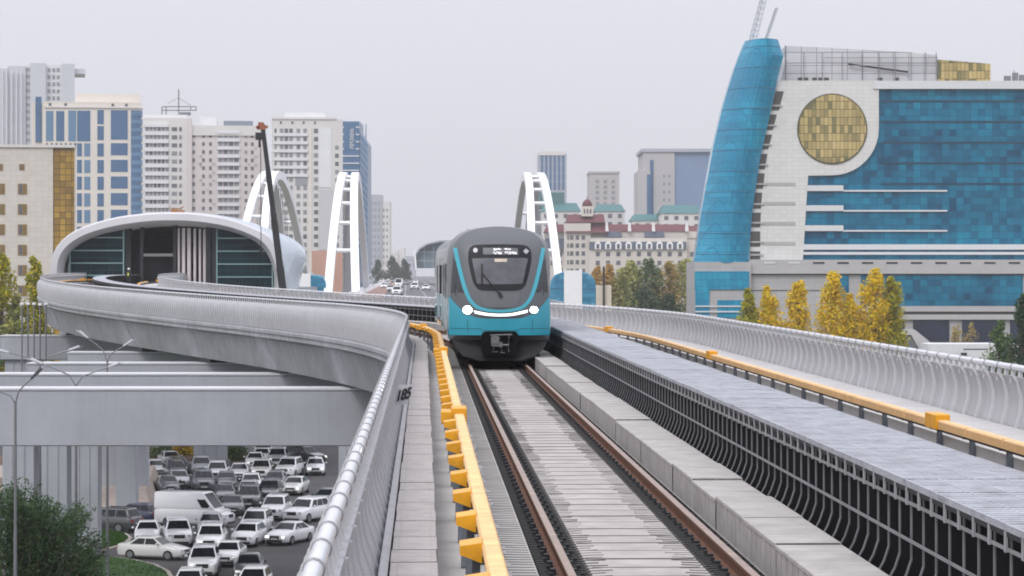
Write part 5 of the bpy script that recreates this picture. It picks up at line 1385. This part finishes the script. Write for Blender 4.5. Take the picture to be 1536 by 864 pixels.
# ------------------------------------------------------------------ other buildings
W1 = pm('window_dark', (.11,.115,.13), .25, .15, .3); W2 = pm('window_grey', (.23,.235,.25), .3, .2, .5); WB = pm('window_blue', (.045,.12,.24), .2, .15, .1); WBL = pm('window_blue_light', (.10,.20,.33), .25, .15, .1)
CREAM = pm('cream_render', (.66,.61,.55), .8, .05, .05); PINK = pm('pinkish_render', (.60,.55,.54), .85, .06, .05, streak=.05); PALE = pm('pale_render', (.62,.60,.58), .85, .05, .06)
LOGG = pm('loggia_white', (.66,.66,.68), .7, .05, .2)
def office():
    b = Bld('office_block', 'beige stone office with small gold-framed windows and a gold glass strip at the left edge', 'office building', 40, 470, rz=R(9.4))
    ST = panes('beige_stone', [(0,(.52,.48,.44)),(.5,(.58,.54,.49)),(1,(.62,.58,.53))], 1.1, .9, .04, (.46,.43,.39), .7, .3)
    GO = panes('gold_strip', [(0,(.12,.07,.01)),(.35,(.26,.15,.02)),(.65,(.40,.24,.03)),(1,(.50,.32,.06))], 1.0, 1.1, .09, (.08,.05,.01), .2)
    b.vol('wall', -60, 79, 219, None, ST, 0, 22); b.vol('parapet', -60, 112, 217, 221, PALE, -.3, 22.2); b.vol('gold_strip', 79.2, 110.5, 221.3, None, GO, .3, 22); b.vol('pier', 110.7, 113, 221.3, None, ST, .0, 22)
    GF_ = pm('gold_frame', (.26,.16,.04), .4, .1)
    def w(x0, x1, y0, y1):
        b.win(x0, x1, y0, y1, GF_, .10, 'window'); b.win(x0+1.3, x0+(x1-x0)*.48, y0+1.2, y1-1.2, W1, .02, 'pane', -.10); b.win(x0+(x1-x0)*.56, x1-1.2, y0+1.2, y1-1.2, pm('amber_pane', (.20,.13,.04), .2, .2, .5), .02, 'pane', -.10)
    for x0 in (-4, -36): w(x0+4 if x0 < 0 else x0, x0+9, 246, 256)
    w(29, 37, 246, 255)
    for y in (275.5, 306, 336.5, 367, 397.5, 428):
        w(-5, 8, y, y+16); w(27, 40.5, y, y+16)
    b.done()
office()
def cream():
    b = Bld('cream_tower', 'cream tower with tall blue glass panels and a zigzag blue glass corner', 'tower', 140, 900, rz=R(8))
    b.vol('wall', 65, 212, 153, None, CREAM, 0, 34); b.vol('cornice', 68, 213, 160, 162, PALE, -.4, 34.2); b.vol('penthouse', 114, 210, 139, 153, CREAM, 4, 30); b.vol('side_bay', 48, 66.2, 153, None, CREAM, 3, 30); b.vol('side_strip', 54, 63, 145, 213, WB, 2.6, 3)
    for x in (74,97,167,187): b.win(x, x+4, 155, 159, W1, .1, 'vent')
    for x0, x1 in ((70,81),(85,97),(103,114.5),(116,135.5)): b.win(x0, x1, 166 if x0 > 100 else 167, 212, WBL if x0 in (70,103) else WB)
    for a, c in ((165,186),(189,210)): b.win(146, 155.5, a, c, WB)
    b.win(166, 191, 165, 209, WB)
    for i in range(8): b.win(70+i*7, 73+i*7, 215, 218, W1, .1, 'vent')
    y = 214.5
    while y < 420:
        for x0, x1 in ((111,114),(116,123),(126.5,135.5)): b.win(x0, x1, y+.5, y+20, WBL if x0 == 126.5 else WB)
        b.win(146, 155.5, y+.5, y+20, WB); b.win(166, 191, y, y+18, WB); y += 25
    b.vol('glass_corner', 196, 210, 165, None, WB, -.3, .02)
    y = 166
    while y < 430: b.vol('corner_bay', 209, 213, y, y+8, WBL, -1.2, 6); b.vol('glass_band', 196.2, 209, y+1, y+6, WBL, -.36, -.3); y += 12.3
    b.done()
cream()
def haze_tower():
    b = Bld('pale_high_rise', 'pale silvery high-rise in the haze at the far upper left', 'high-rise', 40, 1350, rz=R(9.5))
    SV = pm('silver_cladding', (.50,.52,.56), .5, .06, .02)
    b.vol('wall', -60, 12, 103, None, SV, 0, 40); b.vol('wall', 12, 38, 99, None, SV, 1, 40); b.vol('wall', 38, 45, 97, None, LOGG, 3, 38); b.vol('wall', 45, 68, 94.5, None, SV, -1, 38); b.vol('wall', 68, 92, 96, None, LOGG, 3, 38); b.vol('wall', 92, 111, 94.5, None, SV, 1, 38); b.vol('ledge', 111, 127, 101, 109, SV, 5, 30)
    for x in (4, 10, 17, 24, 31): b.vol('pilaster', x, x+1.3, 106, None, LOGG, -1., 0)
    y = 101
    while y < 300:
        for x in (39.5, 42.8): b.win(x, x+1.9, y, y+5, W2, .3, d0=3)
        for x in (71, 78, 84.5): b.win(x, x+4, y, y+5.5, W2, .3, d0=3)
        y += 10.6
    b.done()
haze_tower()
def slab():
    b = Bld('apartment_slab', 'long pale pinkish apartment block with a roof antenna behind the station', 'apartment block', 310, 1020, rz=R(5.5))
    b.vol('wall', 214, 286, 177, None, PALE, 0, 30); b.vol('wall', 286, 397, 188, None, PINK, 1, 30); b.vol('attic', 214, 281, 172, 177, LOGG, 2, 28); b.vol('attic', 300, 325, 174, 188, LOGG, 6, 26); b.vol('roof_box', 335, 379, 180, 188, pm('roof_blue_grey', (.17,.20,.25), .6, .05), 5, 25)
    b.vol('cornice', 286, 396, 188, 203, PALE, .4, 1); b.vol('pier', 281, 288, 178, None, PINK, -.4, 1)
    rnd = random.Random(4); y = 193
    while y < 425:
        b.vol('loggia', 218, 253, y-7.2, y-2, LOGG, -.9, 0); b.vol('loggia', 326, 359, y+2.2, y+7, LOGG, .1, 1)
        for x in range(219, 252, 6): b.win(x, x+4.6, y-2, y+3.8, rnd.choice((W2, W2, W1)))
        b.win(258, 266, y-2, y+4, rnd.choice((W1, W2))); b.win(269, 273, y-2, y+4, rnd.choice((W1, W2)))
        for x in (288.5, 303, 313.5, 366.5, 376): b.win(x, x+4.2, y+8, y+13.4, rnd.choice((W1, W1, W2)), d0=1)
        for x in (327, 335, 343, 351): b.win(x, x+6.6, y+7, y+13.5, rnd.choice((W2, W1, W2)), d0=1)
        y += 12.1
    AC = pm('air_conditioner_white', (.55,.55,.55), .6, .1)
    for i in range(45): x = rnd.choice((299, 309.5, 318.5, 371.5, 381, 267.4)); y = 200+12.1*rnd.randint(1, 15)+rnd.uniform(6, 9); b.win(x, x+2.6, y, y+2.4, AC, .5, 'air_conditioner', .9)
    LS2 = pm('antenna_steel', (.13,.13,.15), .5, .05)
    r_ = thing('roof_antenna', 'dark steel mast and frame on the roof of the long apartment block', 'antenna', P(268, 172, 1025)); s = 1025/F
    f = lambda x, y: ((x-268)*s, 0, -(y-172)*s); mb = MB(); mb.tube([f(268,174), f(268,134)], .25, 5)
    for y in (160, 165.5): mb.tube([f(243,y), f(294,y)], .22, 5)
    for x in (243, 249, 268, 286, 294): mb.tube([f(x,160), f(x,166 if x > 260 else 176)], .22, 5)
    mb.tube([f(252,155), f(268,147), f(286,158)], .1, 4); mb.box(2*s, 18*s, -1, 1, -(173-172)*s, -(168.5-172)*s); mb.build('frame', LS2, r_)
    b.done()
slab()
def apart():
    b = Bld('apartment_tower', 'pale apartment tower with blank side panel and terracotta lower floors beside the white arch', 'apartment tower', 460, 990, rz=R(3.7))
    b.vol('wall', 408, 514, 179, None, PALE, 0, 28); b.vol('attic', 427, 488, 168, 179, LOGG, 4, 24); b.vol('attic_roof', 408, 505, 176, 179, PALE, -.4, 26); b.vol('blank_panel', 478, 497, 192, 281, LOGG, -.25, 0); b.vol('terracotta', 463, 514, 376, None, pm('terracotta', (.48,.27,.20), .85, .08, .1), -.3, 0); b.vol('blank_panel', 478, 500, 284, 375, pm('panel_grey', (.50,.50,.51), .8, .05), -.25, 0)
    b.vol('torn_patch', 443, 461, 262, 278, pm('patch_grey', (.27,.28,.30), .8, .1), -.2, 0); b.vol('pier', 463, 467.5, 192, None, CREAM, -.35, 0)
    for x in (420, 437, 454, 471): b.win(x, x+3, 182, 186, W1, .1, 'vent')
    rnd = random.Random(9); y = 193
    while y < 420:
        if y < 262: b.vol('loggia', 411, 462, y+7, y+11.3, LOGG, -.6, 0)
        for x in (412, 420, 427, 434, 445, 455): b.win(x, x+(5.2 if x > 415 else 3), y, y+6.5, rnd.choice((W2, W1, W2)))
        b.win(471, 477, y, y+6.5, rnd.choice((W1, W2)))
        if y > 200: b.win(502.5, 508, y+13, y+19, rnd.choice((W1, W2)))
        y += 12.2
    b.done()
apart()
def bluetower():
    b = Bld('blue_glass_tower', 'slim blue glass tower with vertical white lettering behind the white arch', 'tower', 530, 1080)
    b.vol('front', 506, 539, 182, None, pm('tower_blue', (.045,.13,.25), .3, .06, .1), 0, 30)
    SD = pm('tower_side', (.20,.26,.36), .4, .1, .1)
    o = b.poly('side', [(539.2,195),(551.5,215),(551.5,410),(539.2,410)], SD, 0.4, 28)
    y = 190
    while y < 420:
        x0 = 514 if y < 225 else 506
        if y > 232: b.vol('white_band', 506, 538.8, y, y+1.6, LOGG, -.3, 0)
        else: b.vol('white_band', 534, 538.8, y, y+1.8, LOGG, -.3, 0); b.vol('white_band', 511, 516, y, y+1.8, LOGG, -.3, 0)
        if 198 < y < 395: b.poly('side_balcony', [(539.4,y),(551.3,y+17),(551.3,y+21.5),(539.4,y+4.5)], WBL, 0.05, .39)
        y += 10.8
    rnd = random.Random(11); mb = MB()
    for i in range(8):
        y = 193+i*3.9
        for (a, c, d, e) in rnd.sample([(0,0,1,.25),(0,.7,1,1),(0,0,.2,1),(.8,0,1,1),(.4,0,.6,1)], 3): mb.box(b.x(525+5.5*a), b.x(525+5.5*d), -.3, -.01, b.z(y+2.9*e), b.z(y+2.9*c))
    mb.build('lettering', LOGG, b.o); b.vol('fin', 546.5, 548, 184, 212, SD, 8, 9)
    b.done()
bluetower()
def simple(name, label, cat, pxc, Y, vols, wins=(), group=None):
    b = Bld(name, label, cat, pxc, Y, group)
    for (nm, x0, x1, y0, y1, mat, d0, d1) in vols: b.vol(nm, x0, x1, y0, y1, mat, d0, d1)
    for (x0, x1, nx, y0, y1, ny, fw, fh, mat, d0) in wins:
        for j in range(ny):
            for i in range(nx):
                cw, ch = (x1-x0)/nx, (y1-y0)/ny; b.win(x0+i*cw+cw*(1-fw)/2, x0+i*cw+cw*(1+fw)/2, y0+j*ch+ch*(1-fh)/2, y0+j*ch+ch*(1+fh)/2, mat, d0=d0)
    b.done(); return b
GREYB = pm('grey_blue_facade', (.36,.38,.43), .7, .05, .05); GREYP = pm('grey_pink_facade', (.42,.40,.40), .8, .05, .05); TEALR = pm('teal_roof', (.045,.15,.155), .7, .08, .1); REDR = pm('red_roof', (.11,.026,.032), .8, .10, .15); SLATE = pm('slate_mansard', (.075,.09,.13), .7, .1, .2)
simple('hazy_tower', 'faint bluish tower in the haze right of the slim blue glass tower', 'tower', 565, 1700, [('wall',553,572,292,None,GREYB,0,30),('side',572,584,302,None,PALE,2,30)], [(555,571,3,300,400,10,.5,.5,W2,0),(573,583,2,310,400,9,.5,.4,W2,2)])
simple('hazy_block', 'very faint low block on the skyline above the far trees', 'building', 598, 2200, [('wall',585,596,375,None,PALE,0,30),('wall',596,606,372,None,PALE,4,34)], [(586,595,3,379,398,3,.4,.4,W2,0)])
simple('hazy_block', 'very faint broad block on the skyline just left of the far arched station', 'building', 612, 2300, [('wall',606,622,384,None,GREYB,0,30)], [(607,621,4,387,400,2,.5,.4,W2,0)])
def farstation():
    Y = 900.; s = Y/F; o = Vector(((645-CX)*s, Y, ZB-2)); root = thing('arched_hall', 'hazy arched glass hall with a white edge just left of the train', 'hall', o)
    f = lambda x, y: ((x-645)*s, ZC-(y-HY)*s-ZB+2)
    P_ = [(622,402),(624,384),(630,374),(642,367),(660,363),(690,363),(716,370),(724,402)]
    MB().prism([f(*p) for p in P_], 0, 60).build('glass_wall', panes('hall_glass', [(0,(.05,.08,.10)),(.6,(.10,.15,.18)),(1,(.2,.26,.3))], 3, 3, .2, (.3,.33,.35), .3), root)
    P2 = [(620,401),(622,383),(628.5,372),(641,365),(660,360.5),(690,360.5),(718,367),(726,401)]
    MB().prism([f(*p) for p in P2]+[f(*p) for p in reversed(P_)], -2, 62).build('roof', GREYB, root)
    MB().prism([f(621,374),f(623.5,374),f(626,404),f(623.5,404)], -4, -3).build('pylon', WHITE, root)
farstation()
simple('city_tower', 'blue-white striped tower with a teal base right of the arch behind the train', 'tower', 828, 1500, [('wall',807,850,230,None,GREYB,0,40),('crown',808,848,227,233,PALE,-.5,38)], [(810,848,6,238,286,1,.55,.96,WBL,0)]+[(810,848,6,232,286,4,.62,.85,WB,-.1)])
simple('city_tower', 'grey-pink square tower behind the red domed roof', 'tower', 906, 1450, [('wall',884,929,259,None,GREYP,0,40),('parapet',883,930,257,260,GREYP,-.6,40.5)], [(890,926,3,268,318,6,.45,.6,W2,0)])
simple('city_tower', 'large grey-blue slab tower close to the blue glass sail', 'tower', 1010, 1200, [('wall',965,1012,225,None,GREYP,0,50),('glass_wing',1012,1075,228,None,pm('steel_blue_glass', (.17,.24,.37), .25, .08, .05),1,50),('wing',957,975,256,None,GREYP,-3,40),('crown',962,1070,223,228,GREYB,-.6,51),('glass_strip',975,980,240,None,WB,-.4,0),('glass_strip',970,975.5,262,None,WB,-3.3,-3)], [(992,1008,2,258,318,5,.35,.35,W2,0)])
def teal(label, pxc, Y, x0, x1, wt, rt, group='teal-roofed blocks behind the red roofs', extra=()):
    b = Bld('teal_roofed_block', label, 'building', pxc, Y, group); b.vol('wall', x0, x1, wt, None, PALE, 0, 30)
    mb = MB(); mb.hexa([(b.x(x0)-.5,-.5,b.z(wt)),(b.x(x1)+.5,-.5,b.z(wt)),(b.x(x1)+.5,30.5,b.z(wt)),(b.x(x0)-.5,30.5,b.z(wt))], [(b.x(x0)+1.5,6,b.z(rt)),(b.x(x1)-1.5,6,b.z(rt)),(b.x(x1)-1.5,24,b.z(rt)),(b.x(x0)+1.5,24,b.z(rt))]); mb.build('roof', TEALR, b.o)
    n = max(1, int((x1-x0)/14))
    for i in range(n): x = x0+(i+.3)*(x1-x0)/n; b.win(x, x+6, wt+4, wt+10, W1); b.win(x, x+6, wt+16, wt+22, W1)
    for e in extra: b.vol(*e)
    b.done()
teal('teal-roofed block with a square teal tower at its left end', 845, 1250, 812, 870, 317, 304, extra=[('roof_tower',809,847,288,312,TEALR,5,22)])
teal('teal-roofed block right of the red dome', 915, 1270, 893, 937, 317, 306)
teal('teal-roofed block low in front of the large slab tower', 985, 1180, 948, 1012, 331, 321)
teal('teal-roofed block tucked against the blue glass sail', 1025, 1160, 992, 1052, 320, 307)
def redroof():
    b = Bld('red_roofed_apartments', 'long cream apartment house with red roofs, slate dormers and a red domed turret', 'apartment house', 930, 1000)
    CR = pm('cream_house', (.58,.54,.49), .85, .05, .08)
    b.vol('wall', 818, 1060, 348, None, CR, 2, 30); b.vol('wall', 846, 886, 335, None, CR, 0, 28); b.vol('wall', 884, 1030, 357, None, CR, -1, 28)
    def roof(x0, x1, yb, yt, mat, d0=0., d1=26., ins=.12):
        mb = MB(); i_ = (b.x(x1)-b.x(x0))*ins; mb.hexa([(b.x(x0),d0,b.z(yb)),(b.x(x1),d0,b.z(yb)),(b.x(x1),d1,b.z(yb)),(b.x(x0),d1,b.z(yb))], [(b.x(x0)+i_,d0+7,b.z(yt)),(b.x(x1)-i_,d0+7,b.z(yt)),(b.x(x1)-i_,d1-7,b.z(yt)),(b.x(x0)+i_,d1-7,b.z(yt))]); mb.build('roof', mat, b.o)
    roof(816, 862, 348, 336, REDR, 0); roof(848, 912, 349, 333, REDR, -1, 26, .05); roof(850, 908, 333.5, 321, REDR, 2, 22, .02); roof(910, 945, 347, 336, REDR, 1, 26, .03); roof(943, 980, 347, 336, REDR, 1, 26, .03); roof(978, 1030, 347, 336, REDR, 1, 26, .03); roof(1028, 1060, 348, 338, REDR, 2, 28, .05)
    b.vol('attic', 910, 1045, 347, 357, CR, 1.5, 26)
    for x in (908, 942, 978, 1028): b.poly('gable', [(x,347),(x+1,334),(x+3.5,334),(x+5,347)], WHITE, -.4, 3)
    # mansards with arched dormers
    for x0, x1, y0, y1, d in ((884,1029,357,374,-1.),(818,850,357,374,1.),(910,932,347,356,.6),(967,996,347,356,.6)):
        mb = MB(); mb.hexa([(b.x(x0),d-.6,b.z(y1)),(b.x(x1),d-.6,b.z(y1)),(b.x(x1),d+8,b.z(y1)),(b.x(x0),d+8,b.z(y1))], [(b.x(x0),d+.9-.6,b.z(y0)),(b.x(x1),d+.9-.6,b.z(y0)),(b.x(x1),d+8,b.z(y0)),(b.x(x0),d+8,b.z(y0))]); mb.build('mansard', SLATE, b.o)
    for i in range(9):
        x = 896.5+i*15.4; pts = [(x-4.6,374)]+[(x-4.6*math.cos(R(t)), 367-4.6*math.sin(R(t))) for t in range(0, 181, 20)]+[(x+4.6,374)]
        d_ = b.poly('dormer', pts, WHITE, -2.1, 1.); b.win(x-2.2, x+2.2, 366, 373, W1, .1, 'pane', -2.1)
        for y in (378, 391, 404): b.win(x-3, x+3, y, y+6.5, W1, .12, 'window', -1.)
    for x in (852, 857.5, 866, 875): 
        for y in (353, 365, 377, 390, 403): b.win(x-(1.2 if x < 855 else 2.6), x+(1.2 if x < 855 else 2.6), y, y+6.5, W1, .12, 'window', 0)
    for x in (826, 838, 1036, 1042):
        for y in (378, 391): b.win(x, x+5, y, y+7, W1, .12, 'window', 2)
    # domed turret
    b.vol('turret', 873, 890, 309, 324, CR, 4, 10); o = Vector((b.x(881.5), 7, 0)); mb = MB(); r = b.x(888.5)-b.x(881.5)
    mb.loft([[(o.x+r*f*math.cos(t*math.pi/8), o.y+r*f*math.sin(t*math.pi/8), b.z(y)) for t in range(16)] for f, y in ((1.,309),(1.08,307),(.98,303.5),(.7,300.5),(.3,298.8),(.06,298),(.05,293))]); mb.build('dome', REDR, b.o, smooth=True)
    for x in (876, 880.5, 885): b.win(x, x+2.5, 313, 320, W1, .1, 'pane', 4)
    b.done()
redroof()

# ------------------------------------------------------------------ air, sky, sun, camera
mb = MB(); mb.box(-780, 780, -60, 2700, -1., 150.); hz = mb.build('haze', pm('haze_air', (.5,.5,.5), .5, 0)); tag(hz, kind='stuff')
m = bpy.data.materials['haze_air']; nt = m.node_tree; nt.nodes.remove(nt.nodes['Principled BSDF'])
pv = nt.nodes.new('ShaderNodeVolumePrincipled'); pv.inputs['Color'].default_value = (.93,.93,.96,1); pv.inputs['Density'].default_value = HAZE; pv.inputs['Anisotropy'].default_value = .0
nt.links.new(pv.outputs[0], nt.nodes['Material Output'].inputs['Volume'])

EL, AZ = 48., 205.
w = bpy.data.worlds.new('World'); S.world = w; w.use_nodes = True; nt = w.node_tree; N = nt.nodes; L = nt.links; bg = N['Background']
sk = N.new('ShaderNodeTexSky'); sk.sky_type = 'NISHITA'; sk.sun_disc = False; sk.sun_elevation = R(EL); sk.sun_rotation = R(AZ); sk.dust_density = 4.; sk.air_density = 1.2; sk.altitude = 300
hs = N.new('ShaderNodeHueSaturation'); hs.inputs['Saturation'].default_value = .22; L.new(sk.outputs[0], hs.inputs['Color'])
mx = N.new('ShaderNodeMix'); mx.data_type = 'RGBA'; mx.inputs[0].default_value = .82; L.new(hs.outputs[0], mx.inputs[6]); 
tc = N.new('ShaderNodeTexCoord'); sp = N.new('ShaderNodeSeparateXYZ'); L.new(tc.outputs['Generated'], sp.inputs[0])
cl = N.new('ShaderNodeMapRange'); cl.inputs[1].default_value = .04; cl.inputs[2].default_value = 1.; cl.inputs[3].default_value = 1.; cl.inputs[4].default_value = 2.9; L.new(sp.outputs[2], cl.inputs[0])
cv = N.new('ShaderNodeVectorMath'); cv.operation = 'SCALE'; cv.inputs[0].default_value = CLOUD; L.new(cl.outputs[0], cv.inputs['Scale']); L.new(cv.outputs[0], mx.inputs[7])
L.new(mx.outputs[2], bg.inputs['Color']); bg.inputs['Strength'].default_value = .10
sl = bpy.data.lights.new('Sun', 'SUN'); sl.energy = 1.1; sl.angle = R(18); sl.color = (1., .97, .93); so = bpy.data.objects.new('Sun', sl); COL.objects.link(so)
# sky rotation 0 = +Y, clockwise; light comes from that bearing
dirv = Vector((math.sin(R(AZ))*math.cos(R(EL)), math.cos(R(AZ))*math.cos(R(EL)), math.sin(R(EL))))
so.rotation_euler = dirv.to_track_quat('Z', 'Y').to_euler()
cam = bpy.data.cameras.new('Camera'); co = bpy.data.objects.new('Camera', cam); COL.objects.link(co); S.camera = co
co.location = (0, 0, ZC); co.rotation_euler = (R(90), 0, 0); cam.sensor_width = 36.; cam.lens = 36.*F/1536.; cam.shift_y = -(432-HY)/1536.; cam.shift_x = 0; cam.clip_start = .5; cam.clip_end = 6000
S.view_settings.view_transform = 'Standard'; S.view_settings.look = 'None'; S.view_settings.exposure = EXPO; S.view_settings.gamma = 1
S.render.engine = 'CYCLES'; S.cycles.max_bounces = 6; S.cycles.volume_bounces = 2; S.cycles.filter_width = 1.9
